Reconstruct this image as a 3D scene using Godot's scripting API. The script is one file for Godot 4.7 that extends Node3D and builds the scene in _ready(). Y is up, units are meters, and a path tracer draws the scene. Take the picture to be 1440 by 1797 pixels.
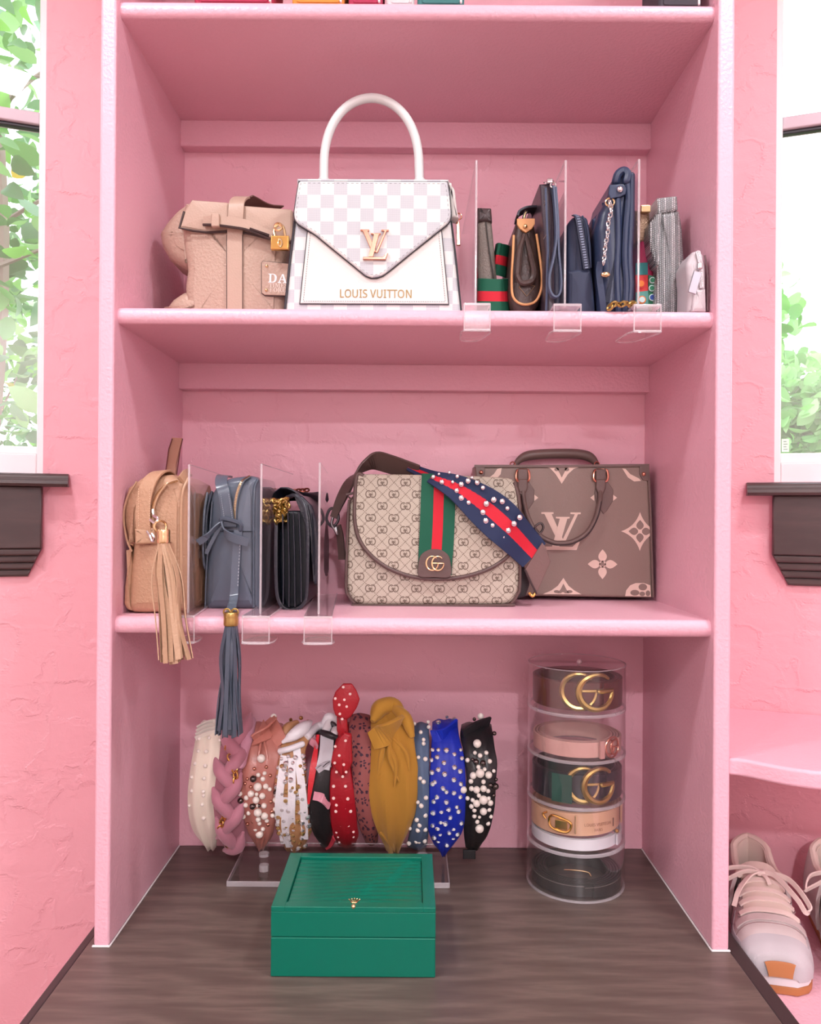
extends Node3D
# A pink built-in shelving unit in a walk-in closet. Camera geometry measured from the photograph:
# 1 px = 1/1400 m at one metre. Q() gives the point on the plane z = const seen at a photo pixel.
const F := 1400.0
const EYE := Vector3(0, 1.5, 1.0)
var cb := Basis.from_euler(Vector3(deg_to_rad(0.1), deg_to_rad(0.0), deg_to_rad(0.42)))
var ro := Vector3.ZERO          # origin of the thing being built
var root: Node3D
var M := {}                     # materials
var T := {}                     # textures
var rng := RandomNumberGenerator.new()

func Q(px: float, py: float, z: float) -> Vector3:
	var d := cb * Vector3((px - 720.0) / F, -(py - 898.5) / F, -1.0)
	return EYE + d * ((z - EYE.z) / d.z)

func p(px: float, py: float, z: float) -> Vector3:
	return Q(px, py, z) - ro

func pp(list: Array, z: float) -> Array:      # [[px,py] or [px,py,dz], ...] -> points local to the thing
	var out := []
	for a in list:
		out.append(p(a[0], a[1], z + (a[2] if a.size() > 2 else 0.0)))
	return out

# ---------- mesh builder ----------
class MB:
	var v := PackedVector3Array()
	var uv := PackedVector2Array()
	func tri(a: Vector3, b: Vector3, c: Vector3, ua := Vector2.ZERO, ub := Vector2.ZERO, uc := Vector2.ZERO) -> void:
		v.push_back(a); v.push_back(b); v.push_back(c)
		uv.push_back(ua); uv.push_back(ub); uv.push_back(uc)
	func quad(a: Vector3, b: Vector3, c: Vector3, d: Vector3, ua := Vector2.ZERO, ub := Vector2.ZERO, uc := Vector2.ZERO, ud := Vector2.ZERO) -> void:
		tri(a, b, c, ua, ub, uc)
		tri(a, c, d, ua, uc, ud)
	func add(o: MB, t := Transform3D()) -> MB:
		for q in o.v:
			v.push_back(t * q)
		uv.append_array(o.uv)
		return self
	func moved(t: Transform3D) -> MB:
		for i in v.size():
			v[i] = t * v[i]
		return self
	func at(q: Vector3) -> MB:
		return moved(Transform3D(Basis(), q))
	func flip() -> MB:
		for i in range(0, v.size(), 3):
			var a := v[i + 1]; v[i + 1] = v[i + 2]; v[i + 2] = a
			var b := uv[i + 1]; uv[i + 1] = uv[i + 2]; uv[i + 2] = b
		return self
	func outward() -> MB:
		var vol := 0.0
		var c := Vector3.ZERO
		for q in v:
			c += q
		c /= maxf(1.0, v.size())
		for i in range(0, v.size(), 3):
			vol += (v[i] - c).dot((v[i + 1] - c).cross(v[i + 2] - c))
		return flip() if vol > 0.0 else self
	func mesh(angle := 42.0, orient := true) -> ArrayMesh:
		if orient:
			outward()
		var n := v.size()
		var fn := PackedVector3Array(); fn.resize(n / 3)
		var un := PackedVector3Array(); un.resize(n / 3)
		var at_ := {}
		var key := PackedInt32Array(); key.resize(n)
		var lists := []
		for i in n / 3:
			var a := v[i * 3]
			var w := (v[i * 3 + 2] - a).cross(v[i * 3 + 1] - a)
			fn[i] = w
			un[i] = w.normalized()
			for k in 3:
				var q := v[i * 3 + k]
				var h := Vector3i(roundi(q.x * 40000.0), roundi(q.y * 40000.0), roundi(q.z * 40000.0))
				var id: int = at_.get(h, -1)
				if id < 0:
					id = lists.size()
					at_[h] = id
					lists.append(PackedInt32Array())
				lists[id].push_back(i)
				key[i * 3 + k] = id
		var lim := cos(deg_to_rad(angle))
		var nn := PackedVector3Array(); nn.resize(n)
		for i in n:
			var me := un[i / 3]
			var s := Vector3.ZERO
			for f in lists[key[i]]:
				if me.dot(un[f]) >= lim:
					s += fn[f]
			nn[i] = s.normalized() if s.length_squared() > 0.0 else (me if me != Vector3.ZERO else Vector3.UP)
		var arr := []
		arr.resize(Mesh.ARRAY_MAX)
		arr[Mesh.ARRAY_VERTEX] = v
		arr[Mesh.ARRAY_NORMAL] = nn
		arr[Mesh.ARRAY_TEX_UV] = uv
		var am := ArrayMesh.new()
		am.add_surface_from_arrays(Mesh.PRIMITIVE_TRIANGLES, arr)
		return am

func grid(g: Array, cu := false, cv := false, us := 1.0, vs := 1.0) -> MB:   # g[i][j]; i runs along u, j along v
	var b := MB.new()
	var nu := g.size()
	var nv: int = g[0].size()
	for i in (nu if cu else nu - 1):
		var A: Array = g[i]
		var B: Array = g[(i + 1) % nu]
		var u0 := us * i / float(nu if cu else nu - 1)
		var u1 := us * (i + 1) / float(nu if cu else nu - 1)
		for j in (nv if cv else nv - 1):
			var k := (j + 1) % nv
			var v0 := vs * j / float(nv if cv else nv - 1)
			var v1 := vs * (j + 1) / float(nv if cv else nv - 1)
			b.quad(A[j], B[j], B[k], A[k], Vector2(u0, v0), Vector2(u1, v0), Vector2(u1, v1), Vector2(u0, v1))
	return b

func planar_uv(b: MB, sx: float, sy: float, o := Vector2.ZERO, axis := 2) -> MB:
	for i in b.v.size():
		var q := b.v[i]
		var a := Vector2(q.x, -q.y) if axis == 2 else (Vector2(q.x, q.z) if axis == 1 else Vector2(q.z, -q.y))
		b.uv[i] = Vector2((a.x - o.x) / sx, (a.y - o.y) / sy)
	return b

func fan(b: MB, ring: Array, c: Vector3) -> void:
	for i in ring.size():
		b.tri(c, ring[i], ring[(i + 1) % ring.size()], Vector2(.5, .5), Vector2(0, 0), Vector2(1, 0))

func loft(rings: Array, caps := true, us := 1.0, vs := 1.0) -> MB:          # rings of closed outlines
	var b := grid(rings, false, true, us, vs)
	if caps:
		for e in [0, rings.size() - 1]:
			var r: Array = rings[e]
			var c := Vector3.ZERO
			for q in r:
				c += q
			c /= r.size()
			var o := r.duplicate()
			if e == 0:
				o.reverse()
			fan(b, o, c)
	return b

func cr(pts: Array, n := 6, closed := false) -> Array:                       # Catmull-Rom through points (Vector2 or Vector3)
	var out := []
	var m := pts.size()
	for i in (m if closed else m - 1):
		var a = pts[(i - 1 + m) % m] if closed or i > 0 else pts[0] * 2.0 - pts[1]
		var b = pts[i]
		var c = pts[(i + 1) % m]
		var d = pts[(i + 2) % m] if closed or i < m - 2 else pts[m - 1] * 2.0 - pts[m - 2]
		for k in n:
			out.append(b.cubic_interpolate(c, a, d, k / float(n)))
	if not closed:
		out.append(pts[m - 1])
	return out

func box(s: Vector3, r := 0.002, n := 2) -> MB:                              # rounded box round the origin
	var b := MB.new()
	var h := s / 2.0
	r = minf(r, minf(h.x, minf(h.y, h.z)) * 0.999)
	var st := []
	for k in n + 1:
		st.append(-1.0 + 0.0 * k)
	for f in 6:
		var ax := f / 2
		var sg := 1.0 if f % 2 == 0 else -1.0
		var ux := (ax + 1) % 3
		var vx := (ax + 2) % 3
		var cu := []
		var cv := []
		for k in n + 1:
			var t := -r + r * tan(PI / 4.0 * (k / float(n)))
			cu.append(t); cv.append(t)
		var U := []
		var V := []
		for k in n + 1:
			U.append(-h[ux] + r - r * tan(PI / 4.0 * (1.0 - k / float(n))))
			V.append(-h[vx] + r - r * tan(PI / 4.0 * (1.0 - k / float(n))))
		for k in n + 1:
			U.append(h[ux] - r + r * tan(PI / 4.0 * (k / float(n))))
			V.append(h[vx] - r + r * tan(PI / 4.0 * (k / float(n))))
		var g := []
		for a in U:
			var row := []
			for c in V:
				var q := Vector3.ZERO
				q[ax] = sg * h[ax]; q[ux] = a; q[vx] = c
				var inner := q.clamp(-(h - Vector3(r, r, r)), h - Vector3(r, r, r))
				var dd := q - inner
				row.append(inner + dd.normalized() * r)
			g.append(row)
		for i in g.size() - 1:
			for j in g[0].size() - 1:
				var P := [g[i][j], g[i + 1][j], g[i + 1][j + 1], g[i][j + 1]]
				var W := []
				for q in P:
					W.append(Vector2(q[ux], q[vx]))
				if sg > 0:
					b.quad(P[0], P[3], P[2], P[1], W[0], W[3], W[2], W[1])
				else:
					b.quad(P[0], P[1], P[2], P[3], W[0], W[1], W[2], W[3])
	return b

func ccw(poly: Array) -> Array:
	var a := 0.0
	for i in poly.size():
		var q: Vector2 = poly[i]
		var r: Vector2 = poly[(i + 1) % poly.size()]
		a += q.cross(r)
	if a < 0:
		poly = poly.duplicate()
		poly.reverse()
	return poly

func inset(poly: Array, d: float) -> Array:
	var out := []
	var n := poly.size()
	for i in n:
		var a: Vector2 = poly[(i - 1 + n) % n]
		var b: Vector2 = poly[i]
		var c: Vector2 = poly[(i + 1) % n]
		var e := (b - a).normalized()
		var f := (c - b).normalized()
		var n1 := Vector2(-e.y, e.x)
		var n2 := Vector2(-f.y, f.x)
		var m := n1 + n2
		if m.length() < 0.001:
			out.append(b)
			continue
		m = m.normalized()
		out.append(b + m * d / maxf(0.45, m.dot(n1)))
	return out

func ext(poly: Array, z0: float, z1: float, bev := 0.0, steps := 2, back_bev := false) -> MB:   # outline in xy, z0 (back) to z1 (front)
	poly = ccw(poly)
	var b := MB.new()
	var layers := []
	if back_bev and bev > 0.0:
		for k in steps + 1:
			var t := PI / 2 * k / float(steps)
			layers.append([bev * (1.0 - sin(t)), z0 + bev * (1.0 - cos(t))])
	else:
		layers.append([0.0, z0])
	if bev > 0.0:
		for k in steps + 1:
			var t := PI / 2 * k / float(steps)
			layers.append([bev * (1.0 - cos(t)), z1 - bev * (1.0 - sin(t))])
	else:
		layers.append([0.0, z1])
	var rings := []
	for l in layers:
		var r := []
		for q in (inset(poly, l[0]) if l[0] > 0.0 else poly):
			r.append(Vector3(q.x, q.y, l[1]))
		rings.append(r)
	b.add(grid(rings, false, true).flip())
	for e in [0, rings.size() - 1]:
		var pv := PackedVector2Array()
		for q in rings[e]:
			pv.push_back(Vector2(q.x, q.y))
		var ix := Geometry2D.triangulate_polygon(pv)
		if ix.is_empty() and rings.size() > 1:
			pv = PackedVector2Array(poly)
			ix = Geometry2D.triangulate_polygon(pv)
		for i in range(0, ix.size(), 3):
			var A: Vector3 = rings[e][ix[i]]
			var B: Vector3 = rings[e][ix[i + 1]]
			var C: Vector3 = rings[e][ix[i + 2]]
			var up := (B - A).cross(C - A).z > 0.0
			if up == (e == 0):
				b.tri(A, B, C, Vector2(A.x, -A.y), Vector2(B.x, -B.y), Vector2(C.x, -C.y))
			else:
				b.tri(A, C, B, Vector2(A.x, -A.y), Vector2(C.x, -C.y), Vector2(B.x, -B.y))
	return b

func frames(pts: Array, closed := false) -> Array:
	var n := pts.size()
	var out := []
	var up := Vector3.ZERO
	for i in n:
		var a: Vector3 = pts[(i - 1 + n) % n] if closed or i > 0 else pts[0]
		var c: Vector3 = pts[(i + 1) % n] if closed or i < n - 1 else pts[n - 1]
		var t := (c - a).normalized()
		if i == 0:
			up = t.cross(Vector3(0.3, 0.5, 0.8)).normalized()
			if up.length() < 0.1:
				up = t.cross(Vector3.UP).normalized()
		up = (up - t * up.dot(t)).normalized()
		out.append([t, up, t.cross(up)])
	return out

func tube(pts: Array, r, sides := 8, closed := false, round_ends := false) -> MB:   # r: number or array of numbers
	var fr := frames(pts, closed)
	var rings := []
	for i in pts.size():
		var rr: float = r[i] if r is Array else r
		var ring := []
		for k in sides:
			var a := TAU * k / sides
			ring.append(pts[i] + (fr[i][1] * cos(a) + fr[i][2] * sin(a)) * rr)
		rings.append(ring)
	if closed:
		return grid(rings, true, true, 1.0, 1.0)
	if round_ends:
		for e in [0, 1]:
			var i: int = 0 if e == 0 else pts.size() - 1
			var rr: float = r[i] if r is Array else r
			var sgn := -1.0 if e == 0 else 1.0
			for s in [0.45, 0.8]:
				var ring := []
				for k in sides:
					var a := TAU * k / sides
					ring.append(pts[i] + fr[i][0] * sgn * rr * s + (fr[i][1] * cos(a) + fr[i][2] * sin(a)) * rr * sqrt(1.0 - s * s))
				if e == 0:
					rings.push_front(ring)
				else:
					rings.push_back(ring)
	return loft(rings, true)

func strap(pts: Array, side, w, th: float, closed := false) -> MB:             # side: a Vector3 or an array: direction of the width
	var n := pts.size()
	var rings := []
	var fr := frames(pts, closed)
	var len := 0.0
	for i in n:
		var t: Vector3 = fr[i][0]
		var s: Vector3 = side[i] if side is Array else side
		s = (s - t * s.dot(t)).normalized()
		var nn := t.cross(s).normalized()
		var ww: float = (w[i] if w is Array else w) / 2.0
		var h := th / 2.0
		var ring := []
		for c in [[-1, -.4], [-.96, -1], [.96, -1], [1, -.4], [1, .4], [.96, 1], [-.96, 1], [-1, .4]]:
			ring.append(pts[i] + s * ww * c[0] + nn * h * c[1])
		rings.append(ring)
	var b := MB.new()
	var m: int = rings.size()
	var l := 0.0
	for i in (m if closed else m - 1):
		var A: Array = rings[i]
		var B: Array = rings[(i + 1) % m]
		var l1: float = l + pts[i].distance_to(pts[(i + 1) % m])
		for j in 8:
			var k := (j + 1) % 8
			var xs := [0.0, 0.02, 0.98, 1.0, 1.0, 0.98, 0.02, 0.0]
			b.quad(A[j], B[j], B[k], A[k], Vector2(xs[j], l), Vector2(xs[j], l1), Vector2(xs[k], l1), Vector2(xs[k], l))
		l = l1
	if not closed:
		var o: Array = rings[0].duplicate()
		o.reverse()
		fan(b, o, pts[0])
		fan(b, rings[m - 1], pts[m - 1])
	return b

func lathe(prof: Array, n := 24, closed := false) -> MB:
	var g := []
	for k in n:
		var a := TAU * k / n
		var row := []
		for q in prof:
			row.append(Vector3(cos(a) * q[0], q[1], sin(a) * q[0]))
		g.append(row)
	return grid(g, true, closed, 1.0, 1.0)

func ball(r: float, n := 12, m := 8) -> MB:
	var prof := []
	for k in m + 1:
		var a := PI * k / m
		prof.append([sin(a) * r, -cos(a) * r])
	return lathe(prof, n)

func torus(R: float, r: float, n := 20, m := 8) -> MB:                         # ring in the xy plane
	var pts := []
	for k in n:
		pts.append(Vector3(cos(TAU * k / n) * R, sin(TAU * k / n) * R, 0))
	return tube(pts, r, m, true)

func oval(cx: float, cy: float, rx: float, ry: float, n := 24, pw := 1.0) -> Array:
	var o := []
	for k in n:
		var a := TAU * k / n
		o.append(Vector2(cx + rx * signf(cos(a)) * pow(absf(cos(a)), pw), cy + ry * signf(sin(a)) * pow(absf(sin(a)), pw)))
	return o

func rrect(x0: float, y0: float, x1: float, y1: float, r: float, n := 4) -> Array:
	var o := []
	for c in [[x1 - r, y0 + r, -90.0], [x1 - r, y1 - r, 0.0], [x0 + r, y1 - r, 90.0], [x0 + r, y0 + r, 180.0]]:
		for k in n + 1:
			var a := deg_to_rad(c[2] + 90.0 * k / n)
			o.append(Vector2(c[0] + cos(a) * r, c[1] + sin(a) * r))
	return o

func resample(poly: Array, n: int) -> Array:                                   # n evenly spaced points on a closed 2D outline
	var L := [0.0]
	for i in poly.size():
		L.append(L[i] + poly[i].distance_to(poly[(i + 1) % poly.size()]))
	var out := []
	var j := 0
	for k in n:
		var s: float = L[-1] * k / n
		while L[j + 1] < s:
			j += 1
		var a = poly[j]
		var b = poly[(j + 1) % poly.size()]
		out.append(a.lerp(b, (s - L[j]) / maxf(1e-9, L[j + 1] - L[j])))
	return out

# A soft or boxy solid: outline in xy, rounded over by r towards front z1 and back z0, faces domed by dome. back: scale of the rear outline
func puff(poly: Array, z0: float, z1: float, r: float, dome := 0.0, n := 64, back := 1.0, steps := 4, cy := 0.0) -> MB:
	poly = ccw(resample(poly, n))
	var c := Vector2.ZERO
	for q in poly:
		c += q
	c /= n
	var base := 1e9
	for q in poly:
		base = minf(base, q.y)
	var lay := []                                                              # [inset, z, shrink]
	for k in 5:
		lay.append([r, z0 - dome * (1.0 - pow(0.2 * k, 2)), 0.04 + 0.24 * k, back])
	for k in steps + 1:
		var t := PI / 2 * k / steps
		lay.append([r * (1.0 - sin(t)), z0 + r * (1.0 - cos(t)), 1.0, back])
	for k in steps + 1:
		var t := PI / 2 * k / steps
		lay.append([r * (1.0 - cos(t)), z1 - r + r * sin(t), 1.0, 1.0])
	for k in 5:
		lay.append([r, z1 + dome * (1.0 - pow(0.2 * (4 - k), 2)), 0.04 + 0.24 * (4 - k), 1.0])
	var cache := {}
	var rings := []
	for l in lay:
		if not cache.has(l[0]):
			cache[l[0]] = inset(poly, l[0]) if l[0] > 0.0 else poly
		var ring := []
		for q in cache[l[0]]:
			var w: Vector2 = c + (q - c) * l[2]
			w = Vector2(c.x + (w.x - c.x) * l[3], base + (w.y - base) * l[3])
			ring.append(Vector3(w.x, w.y, l[1]))
		rings.append(ring)
	return planar_uv(loft(rings, true), 1.0, 1.0)

func v2(list: Array, z: float) -> Array:                                        # photo pixels -> local xy outline at world z
	var o := []
	for a in list:
		var q := p(a[0], a[1], z)
		o.append(Vector2(q.x, 0.0005 if a[1] == 556 else q.y))       # row 556: down on the shelf, behind its front edge
	return o

func sheet(g: Array, th: float, us := 1.0, vs := 1.0) -> MB:                    # grid of points given a thickness
	var nu := g.size()
	var nv: int = g[0].size()
	var lo := []
	for i in nu:
		var row := []
		for j in nv:
			var du: Vector3 = g[mini(i + 1, nu - 1)][j] - g[maxi(i - 1, 0)][j]
			var dv: Vector3 = g[i][mini(j + 1, nv - 1)] - g[i][maxi(j - 1, 0)]
			row.append(g[i][j] - du.cross(dv).normalized() * th)
		lo.append(row)
	var b := grid(g, false, false, us, vs)
	b.add(grid(lo, false, false, us, vs).flip())
	for i in nu - 1:
		b.quad(g[i][0], lo[i][0], lo[i + 1][0], g[i + 1][0])
		b.quad(g[i][nv - 1], g[i + 1][nv - 1], lo[i + 1][nv - 1], lo[i][nv - 1])
	for j in nv - 1:
		b.quad(g[0][j], g[0][j + 1], lo[0][j + 1], lo[0][j])
		b.quad(g[nu - 1][j], lo[nu - 1][j], lo[nu - 1][j + 1], g[nu - 1][j + 1])
	return b

func text(s: String, h: float, depth := 0.0006, font := "Droid Sans", weight := 400) -> MB:
	var t := TextMesh.new()
	var f := SystemFont.new()
	f.font_names = PackedStringArray([font])
	f.font_weight = weight
	t.font = f
	t.text = s
	t.font_size = 48
	t.pixel_size = h / 48.0 / 0.72
	t.depth = depth
	t.curve_step = 2.0
	var b := MB.new()
	var a := t.get_mesh_arrays() if t.get_surface_count() > 0 else []
	if a.is_empty():
		return b
	var vs: PackedVector3Array = a[Mesh.ARRAY_VERTEX]
	var ix = a[Mesh.ARRAY_INDEX]
	if ix == null or ix.is_empty():
		ix = range(vs.size())
	for i in range(0, ix.size(), 3):
		b.tri(vs[ix[i]], vs[ix[i + 1]], vs[ix[i + 2]])
	return b

# ---------- nodes ----------
var taken := {}
func numbered(called: String) -> String:
	var n: int = taken.get(called, 0)
	taken[called] = n + 1
	return called if n == 0 else "%s_%03d" % [called, n]

func thing(called: String, label: String, category: String, at: Vector3, group := "") -> Node3D:
	var o := Node3D.new()
	o.name = numbered(called)
	add_child(o)
	o.position = at
	ro = at
	root = o
	tag(o, label, category, group)
	return o

func tag(o: Node, label: String, category := "", group := "") -> Node:
	o.set_meta("label", label)
	if category:
		o.set_meta("category", category)
	if group:
		o.set_meta("group", group)
	return o

func part(called: String, m, material: Material, parent: Node = null, at := Transform3D()) -> MeshInstance3D:
	var o := MeshInstance3D.new()
	if parent == null:
		parent = root
	var k := 0
	var nm := called
	while parent.has_node(nm):
		k += 1
		nm = "%s_%03d" % [called, k]
	o.name = nm
	o.mesh = m.mesh() if m is MB else m
	o.material_override = material
	o.transform = at
	parent.add_child(o, true)
	return o

func struct(called: String, m, material: Material, label: String) -> MeshInstance3D:
	var o := MeshInstance3D.new()
	o.name = called
	o.mesh = m.mesh() if m is MB else m
	o.material_override = material
	o.set_meta("kind", "structure")
	o.set_meta("label", label)
	add_child(o, true)
	return o

# ---------- materials ----------
func mat(c: Color, rough := 0.6, metal := 0.0) -> StandardMaterial3D:
	var m := StandardMaterial3D.new()
	m.albedo_color = c
	m.roughness = rough
	m.metallic = metal
	return m

func rgb(r: float, g: float, b: float) -> Color:
	return Color(r / 255.0, g / 255.0, b / 255.0)

func noise_tex(called: String, type: int, freq: float, oct := 3, size := 512, warp := 0.0, ramp = null, ret := -1, fractal := FastNoiseLite.FRACTAL_FBM) -> NoiseTexture2D:
	var f := FastNoiseLite.new()
	f.seed = called.hash() % 1000
	f.noise_type = type
	f.frequency = freq
	f.fractal_type = fractal
	f.fractal_octaves = oct
	if ret >= 0:
		f.cellular_return_type = ret
	if warp > 0.0:
		f.domain_warp_enabled = true
		f.domain_warp_amplitude = warp
		f.domain_warp_frequency = freq * 0.7
	var t := NoiseTexture2D.new()
	t.width = size
	t.height = size
	t.seamless = true
	t.noise = f
	if ramp:
		t.color_ramp = ramp
	T[called] = t
	return t

func ramp(offs: Array, cols: Array) -> Gradient:
	var g := Gradient.new()
	g.offsets = PackedFloat32Array(offs)
	g.colors = PackedColorArray(cols)
	return g

func relief(m: StandardMaterial3D, tex: String, cm: float, scale: float, world := false) -> StandardMaterial3D:
	m.heightmap_enabled = true
	m.heightmap_texture = T[tex]
	m.heightmap_scale = cm
	if not m.albedo_texture:
		m.uv1_triplanar = true
		m.uv1_world_triplanar = world
		m.uv1_scale = Vector3.ONE * scale
	return m

func clear(c := Color(1, 1, 1), a := 0.06, rough := 0.03) -> StandardMaterial3D:    # a thin clear sheet
	var m := mat(Color(c.r, c.g, c.b, a), rough)
	m.transparency = BaseMaterial3D.TRANSPARENCY_ALPHA
	return m

func img_tex(called: String, im: Image) -> ImageTexture:
	var t := ImageTexture.create_from_image(im)
	T[called] = t
	return t

# ---------- the scene ----------
func _ready() -> void:
	rng.seed = 7
	var cam := Camera3D.new()
	cam.name = "camera"
	cam.fov = rad_to_deg(2.0 * atan(898.5 / F))
	cam.near = 0.05
	cam.transform = Transform3D(cb, EYE)
	add_child(cam)
	cam.current = true
	var we := WorldEnvironment.new()
	we.name = "environment"
	var e := Environment.new()
	e.background_mode = Environment.BG_SKY
	var sky := Sky.new()
	var sm := ProceduralSkyMaterial.new()
	sm.sky_top_color = rgb(236, 243, 255)
	sm.sky_horizon_color = rgb(250, 251, 252)
	sm.ground_bottom_color = rgb(120, 135, 100)
	sm.ground_horizon_color = rgb(200, 208, 190)
	sm.sky_energy_multiplier = 1.7
	sm.ground_energy_multiplier = 0.8
	sky.sky_material = sm
	e.sky = sky
	e.tonemap_mode = Environment.TONE_MAPPER_LINEAR
	e.tonemap_exposure = 1.24
	e.sdfgi_enabled = true
	e.ssao_enabled = true
	e.ssil_enabled = true
	we.environment = e
	add_child(we)
	materials()
	ceiling_lights()
	room()
	shelving()
	windows()
	outside()
	upper_shelf_things()
	first_shelf()
	second_shelf()
	desk_things()
	shoes()

func materials() -> void:
	noise_tex("plaster", FastNoiseLite.TYPE_SIMPLEX_SMOOTH, 0.006, 4, 512, 60.0, ramp([0.0, 0.42, 0.5, 0.58, 1.0], [Color.BLACK, Color(.35, .35, .35), Color(.8, .8, .8), Color(.62, .62, .62), Color.WHITE]))
	noise_tex("peel", FastNoiseLite.TYPE_SIMPLEX_SMOOTH, 0.03, 3, 512)
	noise_tex("grain", FastNoiseLite.TYPE_CELLULAR, 0.035, 2, 512, 6.0, null, FastNoiseLite.RETURN_DISTANCE)
	noise_tex("fine", FastNoiseLite.TYPE_SIMPLEX_SMOOTH, 0.08, 2, 512)
	noise_tex("wood", FastNoiseLite.TYPE_SIMPLEX_SMOOTH, 0.007, 5, 512, 20.0, ramp([0.0, 0.35, 0.55, 0.75, 1.0], [rgb(92, 77, 71), rgb(99, 84, 78), rgb(106, 91, 84), rgb(116, 100, 92), rgb(99, 84, 78)]))
	M.room = mat(rgb(240, 224, 224), 0.7)
	M.wall = relief(mat(rgb(238, 174, 184), 0.55), "plaster", 0.28, 2.6, true)
	M.case = relief(mat(rgb(241, 186, 201), 0.36), "peel", 0.05, 9.0, true)
	M.ceiling = mat(rgb(240, 236, 234), 0.9)
	M.floor = mat(rgb(150, 115, 90), 0.5)
	M.frame = mat(rgb(243, 240, 240), 0.4)
	M.rail_dark = mat(rgb(48, 48, 54), 0.5)
	M.pane = clear(Color(1, 1, 1), 0.05, 0.0)
	var w := mat(Color(1, 1, 1), 0.38)
	w.albedo_texture = T.wood
	w.uv1_triplanar = true
	w.uv1_world_triplanar = true
	w.uv1_scale = Vector3(1.6, 5.0, 13.0)
	M.wood = w
	var d := mat(rgb(225, 205, 215), 0.42)
	d.albedo_texture = T.wood
	d.albedo_color = rgb(178, 160, 168)
	d.uv1_triplanar = true
	d.uv1_world_triplanar = true
	d.uv1_scale = Vector3(1.1, 9.0, 9.0)
	M.dark_wood = d
	M.wood_edge = mat(rgb(62, 52, 52), 0.4)
	M.acrylic = clear(Color(1, 1, 1), 0.012, 0.02)
	M.acrylic_edge = clear(rgb(240, 232, 236), 0.3, 0.08)
	M.gold = mat(rgb(222, 178, 104), 0.22, 1.0)
	M.pale_gold = mat(rgb(235, 208, 160), 0.22, 1.0)
	M.brass = mat(rgb(186, 160, 98), 0.3, 1.0)
	M.rose_gold = mat(rgb(226, 160, 136), 0.2, 1.0)
	M.silver = mat(rgb(225, 225, 228), 0.18, 1.0)
	M.gunmetal = mat(rgb(96, 92, 92), 0.2, 1.0)

func ceiling_lights() -> void:
	var glow := mat(Color.WHITE, 0.5)
	glow.emission_enabled = true
	glow.emission = rgb(255, 250, 244)
	glow.emission_energy_multiplier = 3.0
	var spots := [[-0.5, 0.5, 0.6, "in front of the shelving unit, on the left"], [0.55, 0.5, 0.6, "in front of the shelving unit, on the right"], [0.17, 2.6, 3.7, "farther back in the middle of the room"], [-1.35, 1.9, 1.3, "over the left side of the room"], [1.4, 1.9, 1.3, "over the right side of the room"]]
	for s in spots:
		thing("ceiling_light", "round recessed white ceiling light " + s[3], "ceiling light", Vector3(s[0], 2.598, s[1]), "recessed ceiling lights")
		part("trim_ring", lathe([[0.075, 0.0], [0.078, -0.006], [0.1, -0.004], [0.104, 0.0]], 32), M.frame)
		part("diffuser", lathe([[0.0, -0.003], [0.074, -0.003], [0.074, -0.001]], 32), glow)
		var a := AreaLight3D.new()
		a.name = "lamp_light"
		a.area_size = Vector2(0.13, 0.13)
		a.light_energy = s[2]
		a.light_color = rgb(250, 251, 255)
		a.area_range = 8.0
		a.shadow_enabled = true
		a.rotation.x = -PI / 2
		a.position = Vector3(0, -0.012, 0)
		root.add_child(a)

const WA := Vector3(-0.36, 0, -0.307)      # where the angled window walls start, behind the case
const TILT := 20.0

func wall_box(b: MB, u0: float, u1: float, y0: float, y1: float) -> void:    # wall frame: x along the wall, z = 0 the room side
	b.add(box(Vector3(u1 - u0, y1 - y0, 0.14), 0.0002, 1), Transform3D(Basis(), Vector3((u0 + u1) / 2, (y0 + y1) / 2, -0.07)))

func wall_frame(side: float) -> Transform3D:                                 # side -1 left, 1 right
	var a := deg_to_rad(TILT)
	var x := Vector3(side * cos(a), 0, sin(a))
	if side < 0:
		return Transform3D(Basis(x * -1.0, Vector3.UP, (x * -1.0).cross(Vector3.UP)), Vector3(-0.39, 0, -0.309))
	return Transform3D(Basis(x, Vector3.UP, x.cross(Vector3.UP)), Vector3(0.402, 0, -0.309))

func on_wall(side: float, px: float, py: float, out := 0.0) -> Vector3:       # photo pixel -> wall coordinates
	var t := wall_frame(side)
	t.origin += t.basis.z * out
	var inv := t.affine_inverse()
	var o := inv * EYE
	var d := inv.basis * (cb * Vector3((px - 720.0) / F, -(py - 898.5) / F, -1.0))
	return o + d * (-o.z / d.z)

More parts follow.
